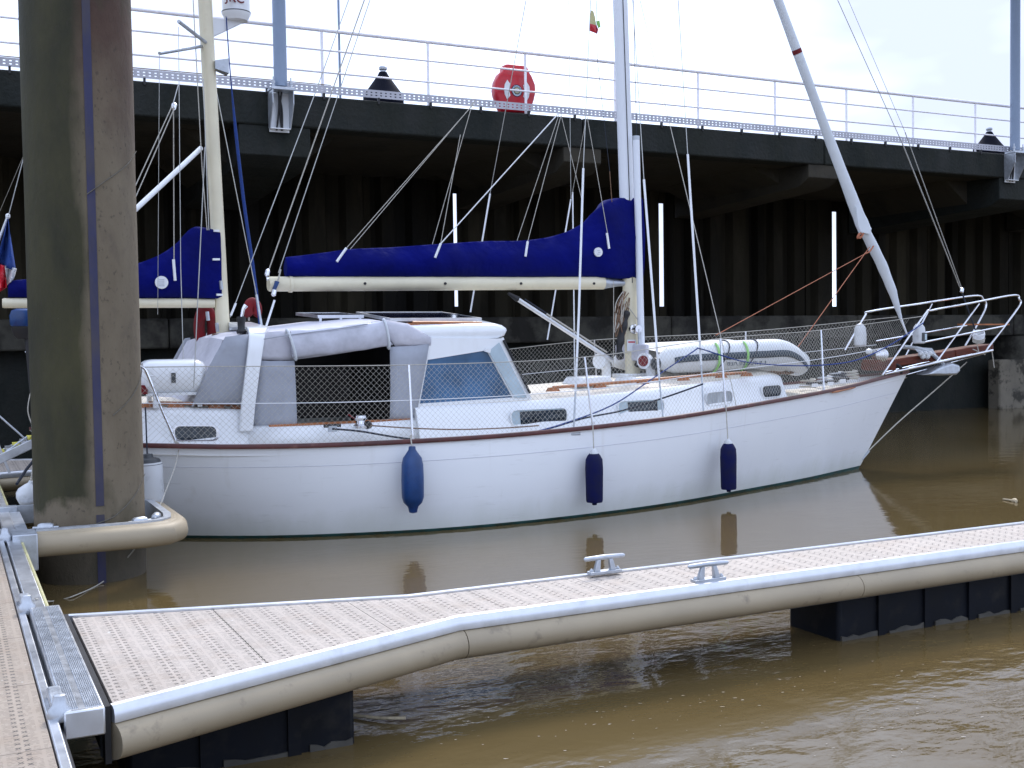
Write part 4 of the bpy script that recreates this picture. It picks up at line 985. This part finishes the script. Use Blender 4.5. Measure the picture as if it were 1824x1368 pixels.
# furled genoa on the forestay
g0, g1, g2, g3, g4 = PY(1383,-8,YC), PY(1473,237,YC), PY(1526,376,YC), PY(1541,412,YC), PY(1604,566,YC)
def gen(points, radii, name, mat, parent):
    P, Rr = [], []
    for i in range(len(points)-1):
        for k in range(10):
            t = k/10; P.append(points[i].lerp(points[i+1], t)); Rr.append(lerp(radii[i], radii[i+1], t)*(1+.03*math.sin(len(P)*.9)))
    P.append(points[-1]); Rr.append(radii[-1]); return MB().tube(P, Rr, 16).build(name, mat, parent)
gtop = g0+(g0-g1)*1.2
gn = gen([gtop, g0, g1, g2, g3], [.062,.070,.076,.096,.108], 'furled_genoa', MT['sailw'], boat)
gen([g3.lerp(g2,.3), g3, PY(1570,470,YC), PY(1590,520,YC), g4], [.08,.085,.085,.07,.028], 'lower_luff', MT['sailw'], gn)
for t in (): q = g3.lerp(g4, t); MB().tube([q-V((0,.0,.0)), q+(g4-g3).normalized()*.012], .0862 if t < .5 else .066, 14).build('seam', MT['grey'], gn)
MB().prism([PY(x,y,YC-.115) for x,y in ((1525,368),(1534,372),(1552,410),(1549,417),(1533,413),(1529,400))], (0,.03,0)).build('leech_flap', MT['sailw'], gn)
d = (g1-g0).normalized(); q = g0.lerp(g1, .40); MB().tube([q-d*.035, q+d*.035], .0765, 18).build('red_band', MT['redd'], gn)
MB().tube([g4, PY(1616,597,YC)], [.022,.014], 8).build('furler_foil', MT['pvc'], gn)
MB().lathe(PY(1619,604,YC), [(.05,-.05),(.09,-.04),(.09,-.02),(.05,-.01),(.05,.03),(.09,.04),(.09,.06),(.04,.07)], 16).build('furler_drum', MT['black'], gn)
# --- guard rails, netting
def rail_base(x, sd, inset=.05):
    return V((x, YC+sd*max(.04, hbm(x)-inset), zs(x)+.01))
TOPX = {}
nearst = [((735,786),(728,650)), ((1056,757),(1041,636)), ((1293,722),(1283,603)), ((1468,692),(1462,588))]
wtop, wtopF = [], []
for a, b in nearst:
    x = PY(*a, 12.2).x
    for _ in range(4): x = PY(a[0], a[1], YC-(hbm(x)-.05)).x
    base = rail_base(x, -1); top = PY(b[0], b[1], base.y+.03)
    MB().tube([base, top], .0145, 8).build('stanchion', MT['steel'], boat)
    MB().lathe(base, [(.035,-.01),(.035,.008),(.02,.02),(.02,.06)], 10).build('stanchion_foot', MT['steel'], boat)
    fb = V((base.x, 2*YC-base.y, base.z)); ft = V((top.x, 2*YC-top.y, top.z))
    MB().tube([fb, ft], .0145, 8).build('stanchion', MT['steel'], boat)
    wtop.append(top)
pul = PY(1646, 563, YC-.30)
st0 = PY(256, 654, 12.75); st0n = PY(-10, 650, 13.4)
wtop = [V((1.2, YC-1.15, wtop[0].z-.0)), st0]+wtop+[pul]
topline = curve(wtop, 10)
def top_at(x):
    for a, b in zip(topline, topline[1:]):
        if a.x <= x <= b.x: return a.lerp(b, (x-a.x)/max(1e-6, b.x-a.x))
    return topline[-1] if x > topline[-1].x else topline[0]
def net_pt(x, v, sd):
    b = V((x, YC-max(.06, hbm(min(x, 14.3))-.04), zs(min(x, 14.4))+.03)); t = top_at(x)
    p = b.lerp(t, v)
    return V((x, p.y if sd < 0 else 2*YC-p.y, p.z))
for sd in (-1, 1):
    pts = [V((p.x, p.y if sd < 0 else 2*YC-p.y, p.z)) for p in topline]
    MB().tube(pts, .0062, 6).build('guard_wire', MT['rope'], boat)
    MB().tube([net_pt(1.3+i*.25, .52, sd) for i in range(52)], .0052, 6).build('guard_wire', MT['pvc'], boat)
    mb = MB(); dxs = .064
    x = 1.75
    while x < 14.0:
        for dirn in (1, -1):
            P = []
            for k in range(5):
                v = k/4; xx = x+dirn*(v-.5)*.80
                if xx < 1.75 or xx > 14.15: continue
                P.append(net_pt(xx, v*.985, sd))
            if len(P) > 1: mb.tube(P, .0016, 3, cap=False)
        x += dxs
    nt = mb.build('guard_net', MT['rope'], boat)
    tag(nt, 'fine white diamond netting laced between rail and guard wire', kind='stuff')
# --- pushpit
def tubep(pts, y, r, name, mat='steel', parent=boat, n=5):
    P = [PY(a, b, (y if not isinstance(y, (list, tuple)) else y[i])) for i, (a, b) in enumerate(pts)]
    return MB().tube(curve(P, n), r, 8).build(name, MT[mat], parent)
tubep([(200,655),(240,653),(256,656),(266,675),(288,730),(311,782),(311,790)], 12.72, .017, 'pushpit_rail')
tubep([(46,628),(54,640),(58,660),(58,770)], [14.3,14.1,13.9,13.7], .016, 'pushpit_rail')
tubep([(57,690),(51,715),(50,735),(58,760)], 13.8, .006, 'pushpit_line', 'rope')
# --- pulpit at the bow
yn, yf = YC-.30, YC+.30
pu = tubep([(1572,668),(1646,562),(1660,553),(1730,540),(1805,526),(1815,533),(1813,549),(1755,626)], yn, .017, 'pulpit_rail', n=6)
tubep([(1505,624),(1540,564),(1550,555),(1640,541),(1735,527),(1751,533),(1756,546),(1743,574),(1719,616)], yf, .017, 'pulpit_rail', n=6)
for a, b, y0, y1 in (((1668,645),(1744,541),yn,yn), ((1610,640),(1660,541),yf,yf), ((1644,610),(1789,581),yn,yn), ((1560,608),(1722,580),yf,yf)):
    MB().tube([PY(*a,y0), PY(*b,y1)], .0145, 8).build('pulpit_strut', MT['steel'], boat)
MB().tube([PY(1578,666,yn), PY(1672,645,yn), PY(1768,624,yn)], .022, 8).build('platform_rail', MT['steel'], boat)
MB().tube([PY(1578,664,yf), PY(1672,641,yf), PY(1766,620,yf)], .022, 8).build('platform_rail', MT['steel'], boat)
MB().tube([PY(1616,667,YC-.1), PY(1756,629,YC-.1)], .009, 6).build('bowsprit_stay', MT['steel'], boat)
# bowsprit plank in red-brown wood (two visible lengths joined by the fitting in the middle)
bp0, bp1 = PY(1546, 652, YC), PY(1756, 619, YC)
for t0, t1 in ((0, .44), (.445, .66), (.665, 1)):
    a, b = bp0.lerp(bp1, t0), bp0.lerp(bp1, t1)
    MB().bar(a, b, .34, .13).build('bowsprit_plank', MT['wood'], boat, bev=.02)
MB().bar(PY(1708,578,YC+.2), PY(1795,578,YC-.2), .16, .025).build('pulpit_seat', MT['teak'], boat)
# anchor stowed under the platform
an = MB().loft([[PY(x,y,YC-.18-dy) for x,y in ((1625,618),(1660,620),(1668,632),(1640,632))] for dy in (0,.05)]).build('anchor', MT['galv'], boat)
mb = MB(); A = [PY(x,y,YC-.20) for x,y in ((1640,668),(1662,655),(1690,645),(1706,650),(1707,661),(1700,668),(1670,669))]; c = sum(A,V())/len(A)
mb.loft([[c+(p-c)*.8+V((0,-.10,0)) for p in A], [p+V((0,-.02,0)) for p in A], [c+(p-c)*.9+V((0,.18,0)) for p in A]]); mb.build('fluke', MT['galv'], an, bev=.02)
mb = MB().tube(curve([PY(x,y,YC-.20) for x,y in ((1610,618),(1640,622),(1662,632),(1685,655))]), .035, 8); mb.build('shank', MT['galv'], an)
for k in range(5):
    p = PY(1640+k*4, 630+(k % 2)*5, YC-.24); MB().lathe(p, [(.01,-.05),(.045,-.02),(.045,.02),(.01,.05)], 8, (1,.4,.3)).build('chain_link', MT['whitef'], an)
# windlass
p = PY(1566, 650, YC-.05); wb = MB().box((p.x-.2,p.y-.18,p.z-.09),(p.x+.2,p.y+.18,p.z+.09)).build('windlass', MT['wood'], boat, bev=.015)
q = PY(1566, 632, YC-.12); MB().lathe(q, [(.06,-.14),(.11,-.12),(.085,-.07),(.08,.0),(.10,.05),(.10,.10),(.05,.12)], 18, (.4,1,0)).build('drum', MT['steel'], wb)
MB().lathe(PY(1548,626,YC-.16), [(.01,-.05),(.05,-.03),(.055,.0),(.05,.03),(.01,.05)], 14).build('cap', MT['white'], wb)
# white rope coil and small things at the stem
cc = PY(1741, 600, YC-.22)
for k in range(7):
    pts = []
    for i in range(25):
        a = 2*math.pi*i/24; pts.append(cc+V((.125*math.cos(a)+random.uniform(-.01,.01), .05*math.sin(a)-.03, .045*math.sin(a+.4)+(k-3)*.022)))
    MB().tube(pts, .010, 5).build('rope_turn', MT['pvc'] if k > 2 else MT['rope'], boat)
for a, b in (((1740,612),(1743,625)),((1733,622),(1755,632)),((1767,626),(1771,655))): wire(a, b, YC-.25, YC-.25, .008, 'rope', 'rope_tail')
for x, y, yy, h in ((1532,596,YC+.26,.19), (1637,594,YC-.26,.17)):
    p = PY(x, y, yy); MB().lathe(p, [(.08,-h),(.10,-h*.9),(.105,0),(.09,h*.6),(.05,h*.92),(.01,h)], 16).build('horseshoe_cover', MT['whitef'], boat)
p = PY(1643, 600, YC-.32); MB().box((p.x-.05,p.y-.05,p.z-.07),(p.x+.05,p.y+.03,p.z+.07)).build('navigation_light', MT['gveh'], boat, bev=.01)
MB().box((p.x-.0,p.y-.056,p.z-.05),(p.x+.045,p.y-.05,p.z+.05)).build('light_lens', MT['glassp'], boat)
# bobstay from the platform down to the stem
tubep([(1722,645),(1668,693),(1600,752),(1545,805)], YC, .010, 'bobstay', 'rope', n=3)
MB().bar(PY(1534,818,YC-.02), PY(1547,803,YC-.02), .05, .03).build('bobstay_plate', MT['galv'], boat)
# foredeck clutter: chain, cleats, winches, coils
for x, y, yy in ((1450,686,13.5),(1478,683,13.6),(1500,678,13.7)):
    p = PY(x, y, yy); MB().tube([p+V((-.14,0,.03)), p+V((.14,0,.03))], .022, 8).build('deck_cleat', MT['black'], boat)
    MB().box((p.x-.06,p.y-.02,p.z-.03),(p.x+.06,p.y+.02,p.z+.03)).build('cleat_base', MT['gel'], boat)
for k, (x, y) in enumerate(((1440,678),(1470,672),(1495,668),(1515,676),(1490,660))):
    c = PY(x, y, 14.0+.1*k); c.z = zs(c.x)-.0
    pts = [c+V((.16*math.cos(i*.55)*(1-.012*i), .12*math.sin(i*.55), .004*i)) for i in range(36)]
    MB().tube(pts, .013, 5).build('coiled_line', MT[('rope','galv','roped','rope','galv')[k]], boat)
for (x, y) in ((592,763),(642,752)):
    p = PY(x, y, 12.72)
    if x < 620:
        MB().tube([p+V((-.10,0,.03)), p+V((.10,0,.03))], .02, 8).build('deck_cleat', MT['black'], boat); MB().box((p.x-.05,p.y-.02,p.z-.04),(p.x+.05,p.y+.02,p.z+.03)).build('cleat_base', MT['galv'], boat)
    else:
        w_ = MB().lathe(V((p.x,p.y,p.z-.07)), [(.085,0),(.085,.03),(.06,.05),(.055,.09),(.075,.12),(.07,.15),(.02,.155)], 18).build('sheet_winch', MT['steel'], boat)
p = PY(655, 757, 12.70); MB().lathe(p, [(.01,-.04),(.045,-.03),(.05,.0),(.045,.03),(.01,.04)], 12, (1,.5,0)).build('turning_block', MT['black'], boat)
# ropes along the side deck
def deckrope(pts, y, r, mat, name): return tubep(pts, y, r, name, mat, n=5)
deckrope([(592,764),(640,768),(700,778),(745,783),(800,783),(880,778),(960,768),(1040,745),(1110,731),(1190,706),(1252,684)], 12.25, .011, 'roped', 'deck_line')
deckrope([(930,775),(1000,756),(1090,722),(1160,676),(1235,626),(1246,621),(1285,633),(1330,645),(1400,651),(1470,650),(1530,640),(1590,612),(1645,575)], [12.2,12.2,12.25,12.3,12.4,12.45,12.5,12.7,12.95,13.2,13.4,13.6,13.85], .009, 'bluer', 'blue_line')
deckrope([(660,758),(740,763),(820,765),(905,762),(960,758)], 12.6, .008, 'ropeb', 'sheet_line')
wire((590,738),(570,640), 12.75,12.75,.004,'roped','tied_cord') if False else None
wire((620,738),(645,755),12.72,12.72,.009,'redd','red_line')
wire((1545,450),(1275,597),YC-.08,YC-.5,.0055,'ropeo','orange_line'); wire((1549,440),(1410,634),YC-.08,YC-.7,.006,'ropeo','orange_line')
for k in range(3):
    c = PY(1531, 420, YC-.12); MB().tube([c+V((.05*math.cos(a+k), -.02*k, .045*math.sin(a*1.3+k))) for a in [i*.6 for i in range(9)]], .011, 5).build('orange_knot', MT['ropeo'], boat)
MB().tube(curve([PY(x,y,YC-.10) for x,y in ((1540,452),(1549,448),(1556,438))]), .012, 6).build('orange_lashing', MT['ropeo'], boat)
wire((311,785),(318,790),12.7,12.6,.01,'rope','stern_lashing')

# ------------------------------------------------------------------ things on, round and hanging from the boat
def fender(px, ptop, pbot, r, kind, label, rope_to, yoff=0.):
    pt, pb_ = PY(px[0], ptop, 12.1), None
    y = hull_y(pt.x, pt.z)-r*1.02-.05+yoff
    a, b = PY(px[0], ptop, y), PY(px[1], pbot, y); L = (a-b).length; ax = (a-b).normalized()
    t = thing('fender', label, 'fender', b, 'fenders hung along the hull')
    if kind == 'bulb':
        MB().lathe(b, [(r*.12,0),(r*.36,.01),(r*.42,L*.06),(r*.5,L*.10),(r*.85,L*.16),(r,L*.24),(r*1.02,L*.5),(r*.98,L*.72),(r*.85,L*.82),(r*.5,L*.90),(r*.34,L*.94),(r*.3,L*.99),(r*.08,L)], 24, ax).build('body', MT['bluef'], t)
        MB().lathe(a-ax*.045+V((0,-r*.26,0)), [(.012,-.003),(.012,.003)], 10, (0,1,0)).build('eye', MT['whitef'], t)
    elif kind == 'cover':
        MB().lathe(b, [(r*.25,-.03),(r*.3,.0),(r*.92,.005),(r*.98,.03),(r*1.0,L*.3),(r*1.04,L*.7),(r*.98,L*.88),(r*.75,L*.96),(r*.55,L)], 22, ax).build('cover', MT['navyd'], t)
        MB().lathe(a, [(r*.5,-.02),(r*.5,.02),(r*.2,.06)], 14, ax).build('neck', MT['whitef'], t)
    else:
        MB().lathe(b, [(r*.3,0),(r*.8,.02),(r,.10),(r,L*.80),(r*.96,L*.84)], 24, ax).build('body', MT['whitef'], t)
        MB().lathe(b, [(r*1.01,L*.80),(r*.8,L*.90),(r*.42,L*.93),(r*.36,L*.99),(r*.1,L)], 24, ax).build('cap', MT['gveh'], t)
    ra = PY(rope_to[0], rope_to[1], y+.05)
    MB().tube([a-ax*.02, ra], .008, 6).build('lanyard', MT['rope'] if kind != 'white' else MT['roped'], t)
    return t
fender((734,736), 794, 914, .125, 'bulb', 'plump bright blue vinyl fender, leftmost of the three blue ones on the hull', (731,775))
fender((1058,1059), 808, 895, .105, 'cover', 'navy cloth covered fender between the other two blue ones, its tip showing below', (1056,757))
fender((1297,1298), 790, 872, .105, 'cover', 'navy cloth covered fender nearest the bow', (1293,722))
fender((262,268), 808, 905, .15, 'white', 'white fender with dark blue cap at the stern beside the pile', (259,725), -.02)
f5 = thing('fender', 'round pale grey fender ball seen left of the pile', 'fender', PY(50,900,12.6), 'fenders hung along the hull')
c5 = PY(50, 882, 12.6); MB().lathe(c5, [(.01,-.115),(.06,-.105),(.105,-.05),(.118,.0),(.105,.05),(.06,.10),(.03,.125),(.025,.15)], 22, (.25,-.1,1)).build('body', MT['whitef'], f5)
MB().tube([c5+V((.03,0,.13)), PY(60,820,12.6)], .008, 6).build('lanyard', MT['rope'], f5)

def dinghy():
    yy = YC-.62
    t = thing('inflatable_dinghy', 'white inflatable dinghy with dark stripe lashed upside down on the foredeck', 'dinghy', PY(1300, 665, YC))
    def tb(yc, nm):
        prof = [(1166,648,.02),(1174,647,.09),(1195,641,.19),(1230,637,.215),(1290,634,.22),(1350,631,.22),(1388,630,.215),(1412,640,.19),(1430,655,.12)]
        P = [PY(a, b, yc) for a, b, _ in prof]; Q = curve(P, 5); R_ = []
        for i in range(len(prof)-1):
            for k in range(5): R_.append(lerp(prof[i][2], prof[i+1][2], k/5))
        R_.append(prof[-1][2]); return MB().tube(Q, R_, 20).build(nm, MT['dingw'], t, ang=70), Q, R_
    o, Q, R_ = tb(yy, 'side_tube')
    far = MB().tube([q+V((0, 1.15, 0)) for q in Q], R_, 20).build('side_tube', MT['dingw'], t, ang=70)
    e = Q[-4]; MB().tube(curve([e, e+V((.20,.28,-.02)), e+V((.26,.57,.0)), e+V((.20,.87,-.02)), e+V((0,1.15,0))]), .19, 16).build('bow_tube', MT['dingw'], t)
    fl = MB(); fl.loft([[q+V((0, .10+j*.19, .12+.05*math.sin(math.pi*j/5))) for j in range(6)] for q in Q[8:-6]], closed=False, cap=False); fl.build('floor', MT['dingw'], t)
    # dark band round the outside of the near tube
    mb = MB(); rg = []
    for q, r in list(zip(Q, R_))[9:]:
        rg.append([q+V((0, -r*math.cos(a)-.004, r*math.sin(a))) for a in (.24,.08,-.08,-.22)])
    mb.loft(rg, closed=False, cap=False); o2 = mb.build('dark_stripe', MT['dings'], t)
    sm = o2.modifiers.new('thick', 'SOLIDIFY'); sm.thickness = .006
    MB().lathe(Q[0]+V((-.01,0,0)), [(.02,-.02),(.085,.0),(.09,.06),(.07,.07)], 16, (1,0,0)).build('end_cap', MT['gveh'], t)
    tr = PY(1150,628,yy+.2); MB().box((tr.x-.02, yy+.15, tr.z-.12), (tr.x+.03, yy+1.0, tr.z+.12)).build('transom', MT['greyl'], t, bev=.02)
    for px in (1271, 1320):
        c = PY(px, 632, yy); c = min(Q, key=lambda q: abs(q.x-c.x)); MB().tube([c+V((.0, -.235*math.cos(a), .235*math.sin(a))) for a in [1.0-.28*k for k in range(9)]], .013, 5, flat=1.6).build('green_strap', MT['green'], t)
    for px in (1283, 1330):
        c = PY(px, 632, yy); c = min(Q, key=lambda q: abs(q.x-c.x)); MB().tube([c+V((.12*math.sin(a*1.2), -.232*math.cos(a), .232*math.sin(a))) for a in [2.0-.28*k for k in range(12)]], .009, 5).build('lashing', MT['roped'], t)
    for px in (1250, 1300, 1350, 1390):
        c = PY(px, 664, yy+.1); pts = [c+V((.25*math.cos(i*.8), .12*math.sin(i*.8), .02*math.sin(i*2.1))) for i in range(16)]
        MB().tube(pts, .012, 5).build('lashing', MT['ropeb'], t)
    return t, Q
dg, DQ = dinghy()
def text(s, size, mat, mw, name, parent, ext=.002, shear=0.):
    cu = bpy.data.curves.new(name, 'FONT'); cu.body = s; cu.size = size; cu.extrude = ext; cu.align_x = 'CENTER'; cu.align_y = 'CENTER'; cu.shear = shear
    o = bpy.data.objects.new(name+'_font', cu); COL.objects.link(o); bpy.context.view_layer.update()
    me = bpy.data.meshes.new_from_object(o.evaluated_get(bpy.context.evaluated_depsgraph_get())); bpy.data.objects.remove(o)
    me.materials.clear(); me.transform(mw); return link(name, me, mat, parent)
# upside-down maker's lettering below the stripe
c = min(DQ, key=lambda q: abs(q.x-PY(1315,650,YC-.62).x))
al = math.radians(-27); base = c+V((0, -.222*math.cos(al)-.004, .222*math.sin(al)))
ux, uy = V((-1,0,0)), V((0,-math.sin(-al)*1.0,-math.cos(al)))
uy = V((0, -math.sin(al)*-1, -math.cos(al))).normalized(); un = ux.cross(uy).normalized()
if un.y > 0: uy = -uy; un = ux.cross(uy).normalized()
text('QUICKSILVER', .12, MT['dings'], M.Translation(base) @ M((ux, uy, un)).transposed().to_4x4(), 'lettering', dg, .002, .3)
text('JRC', .15, MT['redd'], M.Translation(V((rp_.x, rp_.y, rp_.z+.215))+V((.26,-.97,0)).normalized()*0+V((-.05,-R0-.004,0))) @ M((V((1,0,0)),V((0,0,1)),V((0,-1,0)))).transposed().to_4x4(), 'maker_lettering', rad, .006)

def raft():
    c = PY(306, 671, 13.25); t = thing('life_raft_canister', 'white life raft canister on a cradle on the aft cabin', 'life raft', V((c.x, c.y, 1.5)))
    L, w, h = .36, .26, .20
    def ringx(x, k): return [V((c.x+x, c.y+w*k*math.copysign(abs(math.cos(a))**.6, math.cos(a)), c.z+h*k*math.copysign(abs(math.sin(a))**.6, math.sin(a)))) for a in [2*math.pi*i/24 for i in range(24)]]
    MB().loft([ringx(x, k) for x, k in ((-L,.6),(-L+.03,.82),(-L+.09,.97),(-L+.14,1),(L-.14,1),(L-.09,.97),(L-.03,.82),(L,.6))]).build('shell', MT['gel'], t, ang=60)
    MB().loft([ [V((p.x, p.y, p.z*.06+c.z*.94+.02)) for p in ringx(x, k*1.02)] for x, k in ((-L-.003,.62),(-L+.09,.98),(L-.09,.98),(L+.003,.62))]).build('rim', MT['gel'], t)
    MB().box((c.x-.05,c.y-w-.015,c.z-.06),(c.x-.005,c.y-w+.0,c.z+.05)).build('latch', MT['gveh'], t)
    zr = 1.50
    for dx in (-.22, .26):
        MB().box((c.x+dx-.025,c.y-w+.02,zr),(c.x+dx+.025,c.y-w+.07,c.z-h*.85)).build('cradle_leg', MT['white'], t)
        MB().box((c.x+dx-.025,c.y+w-.07,zr),(c.x+dx+.025,c.y+w-.02,c.z-h*.85)).build('cradle_leg', MT['white'], t)
    MB().box((c.x-.30,c.y-w+.02,c.z-h*1.02),(c.x+.30,c.y-w+.07,c.z-h*.86)).build('cradle_bar', MT['white'], t)
    MB().box((c.x-L-.02,c.y-.1,c.z-h*.9),(c.x-L+.06,c.y-w*.8,c.z-h*.4)).build('red_strap', MT['redd'], t)
raft()
def horseshoe(cx, cy, yy, r0, r1, label):
    c = PY(cx, cy, yy); t = thing('horseshoe_lifebuoy', label, 'lifebuoy', c, None)
    pts = [c+V((r0*math.sin(a), .0, r1*math.cos(a))) for a in [math.radians(-150+15*i) for i in range(21)]]
    MB().tube(pts, [.03]+[.07]*19+[.03], 12).build('float_ring', MT['redd'], t)
    MB().tube([pts[3], pts[3]+V((0,-.03,-.12))], .012, 6).build('strap', MT['rope'], t)
horseshoe(367, 584, YC+.35, .085, .23, 'red horseshoe lifebuoy hanging behind the mizzen mast')
horseshoe(450, 552, YC+1.2, .06, .10, 'small red float seen under the boom end behind the arch')
def ensign():
    top = PY(14, 385, 14.25); bot = PY(-18, 470, 14.25)
    t = thing('stern_flag', 'blue white and red flag drooping from a staff at the far left', 'flag', bot)
    MB().tube([bot, top], .014, 8).build('staff', MT['white'], t); MB().lathe(top, [(.01,-.03),(.026,-.015),(.026,.015),(.01,.03)], 10).build('truck', MT['white'], t)
    def strip(L, R, mat, ph):
        mb = MB(); rg = []
        for i in range(9):
            u = i/8; a, b = L(u), R(u)
            rg.append([PY(lerp(a[0],b[0],k/6), lerp(a[1],b[1],k/6), 14.24-.07*math.sin(k*1.3+u*3+ph)-.01*k) for k in range(7)])
        mb.loft(rg, closed=False, cap=False); o = mb.build('cloth', mat, t); m = o.modifiers.new('thick','SOLIDIFY'); m.thickness = .004
    strip(lambda u: (lerp(13,-6,u), lerp(390,470,u)), lambda u: (lerp(14,29,u), lerp(390,484,u)), MT['bluef2'], 0)
    strip(lambda u: (lerp(8,13,u), lerp(473,508,u)), lambda u: (lerp(29.5,24,u), lerp(478,498,u)), MT['white'], 1.2)
    strip(lambda u: (lerp(-8,-8,u), lerp(468,525,u)), lambda u: (lerp(10,12,u), lerp(474,512,u)), MT['red'], 2.1)
MT['bluef2'] = pm('blue_flag_cloth', (.012,.05,.24), .8, var=.15, vs=8, bmp=.2, bs=30)
ensign()
def courtesy():
    c = PY(1060, 15, YC-.06); t = thing('courtesy_flag', 'tiny faded red and yellow pennant on the flag halyard beside the main mast', 'flag', c)
    for pts, mat in (([(1053,18),(1057,20),(1060,30),(1062,45),(1051,42),(1050.5,36)], MT['yel2']), ([(1051,42),(1062,45),(1066,52),(1064,60),(1051,55)], MT['red']), ([(1062,38),(1068,36),(1070,48),(1066,50)], MT['green'])):
        MB().prism([PY(a,b,YC-.07+.02*math.sin(a*.9+b*.3)) for a, b in pts], (0,.008,0)).build('cloth', mat, t)
courtesy()
def outboard():
    c = PY(46, 578, 13.75); t = thing('outboard_motor', 'small blue outboard motor clamped to the stern rail left of the pile', 'outboard motor', c)
    MB().loft([[c+V((dx*.16*k, dy*.11*k, z)) for dx, dy in ((-1,-.6),(-.6,-1),(.6,-1),(1,-.6),(1,.6),(.6,1),(-.6,1),(-1,.6))] for z, k in ((-.02,.9),(.0,1),(.10,1.02),(.155,.9),(.175,.6))]).build('cowling', MT['bluef'], t)
    MB().loft([[c+V((dx*.15*k, dy*.10*k, z)) for dx, dy in ((-1,-.6),(-.6,-1),(.6,-1),(1,-.6),(1,.6),(.6,1),(-.6,1),(-1,.6))] for z, k in ((-.16,.6),(-.12,.85),(-.03,1))]).build('lower_casing', MT['black'], t)
    MB().tube([c+V((.03,0,-.14)), c+V((.05,0,-.75))], [.05,.035], 10).build('leg', MT['black'], t)
    MB().lathe(c+V((.05,-.11,-.06)), [(.02,0),(.02,-.015)], 10, (0,1,0)).build('knob', MT['white'], t)
    text('4', .09, MT['white'], M.Translation(c+V((.04,-.116,.06))) @ M((V((1,0,0)),V((0,0,1)),V((0,-1,0)))).transposed().to_4x4(), 'lettering', t, .003)
outboard()
def gangway():
    t = thing('gangway', 'grey aluminium boarding gangway sloping up beside the stern at the far left', 'gangway', PZ(-20, 860, .56))
    y = 15.2
    a, b = PY(-30, 832, y), PY(90, 775, y)
    for dy in (0, .5):
        MB().bar(a+V((0,dy,0)), b+V((0,dy,0)), .05, .11).build('side_beam', MT['alu'], t, bev=.006)
    for i in range(9):
        p = a.lerp(b, (i+.5)/9); MB().bar(p+V((0,.03,.06)), p+V((0,.47,.06)), .07, .03).build('tread', MT['alu'] if i % 2 else MT['yellow'], t)
    MB().bar(PY(-4,790,y), PY(17,842,y), .045, .03).build('handrail_post', MT['alu'], t)
    MB().tube([PY(-8,735,y), PY(52,788,y)], .012, 6).build('handrail', MT['galv'], t); MB().tube([PY(10,805,y), PY(48,778,y)], .012, 6).build('handrail', MT['galv'], t)
gangway()
# --- mooring lines
def rope_thing(pts, r, mat, label, name='mooring_line', n=8):
    return tag(MB().tube(curve(pts, n), r, 6).build(name, MT[mat]), label, 'rope')
rope_thing([PY(320,792,12.6), PY(312,830,12.4), PY(297,870,12.1), PY(283,905,11.7), PY(272,932,11.2), PY(258,953,10.75)]+[PZ(230,990,.22), PZ(185,1035,.02), PZ(130,1062,.015), PZ(92,1071,.02), PZ(72,1068,.5), PZ(62,1066,DZ+.02)], .0055, 'rope', 'thin slack rope drooping from the stern rail past the pile to the walkway')
a1 = math.atan2(-PYY, -PX_)
def on_pile(a, z): return V((PX_+math.cos(a)*(PR+.012), PYY+math.sin(a)*(PR+.012), z))
for lst, lb in (([(1.45, .95), (.9, .78), (.45, .62), (.1,.56)], 'thin line lying slantwise across the pile just above its guide'), ([(1.5,2.02),(1.2,1.85),(.8,1.68),(.45,1.55)], 'pale thin cord across the middle of the pile'), ([(1.45,4.06),(.9,3.88),(.4,3.70),(.1,3.58)], 'faint thin cord across the upper half of the pile')):
    rope_thing([on_pile(a1+da, z) for da, z in lst], .0045, 'cord', lb, 'pile_cord')
p0 = [hull_pt((x-.9)/13.57, 0, -1)+V((0,-.036,-.028)) for x in (11.95,12.1,12.3,12.5,12.65)]
MB().tube(p0, [.008,.016,.012,.014,.006], 6).build('bare_wood_patch', MT['teak'], hull)
tag(MB().tube([PY(62,818,14.8), PY(48,835,14.4), PY(30,862,13.8)], .018, 6).build('mooring_line', MT['roped']), 'black mooring rope leading down to the pontoon left of the pile', 'rope')
# --- floating bits
def twig(pts, r, label):
    return tag(MB().tube(curve([PZ(a, b, .012+.004*i) for i, (a, b) in enumerate(pts)], 5), r, 6).build('floating_stick', MT['twig']), label, 'stick')
twig([(1787,889),(1795,890),(1802,891)], .012, 'short pale stick floating at the far right beyond the finger')
twig([(1803,892),(1808,890),(1810,893)], .022, 'stubby bark piece floating beside the pale stick')
twig([(608,1272),(640,1275),(680,1279),(722,1279)], .010, 'long thin pale stick floating against the near pontoon float')
mb = MB()
for k in range(420):
    if k < 300: px, py = random.gauss(1080, 230), 1175+abs(random.gauss(0, 48))
    else: px, py = random.uniform(640, 1824), random.uniform(1120, 1368)
    p = PZ(px, py, .003)
    if 5.75 < p.y < 7.1 or (p.y > 5.1 and p.x < 2.2): continue
    L, w = random.uniform(.003,.017), random.uniform(.0015,.004); a = random.uniform(-.4,.4)-.3
    ca, sa = math.cos(a), math.sin(a)
    mb.add([(p.x+ca*L*u-sa*w*v, p.y+sa*L*u+ca*w*v, .003+random.random()*.002) for u, v in ((-1,-.4),(-.2,-1),(1,-.2),(.6,.7),(-.5,1))], [(0,1,2,3,4)])
tag(mb.build('foam_flecks', MT['foam'], smooth=False), 'scattered pale foam flecks drifting on the brown water', 'foam', kind='stuff')
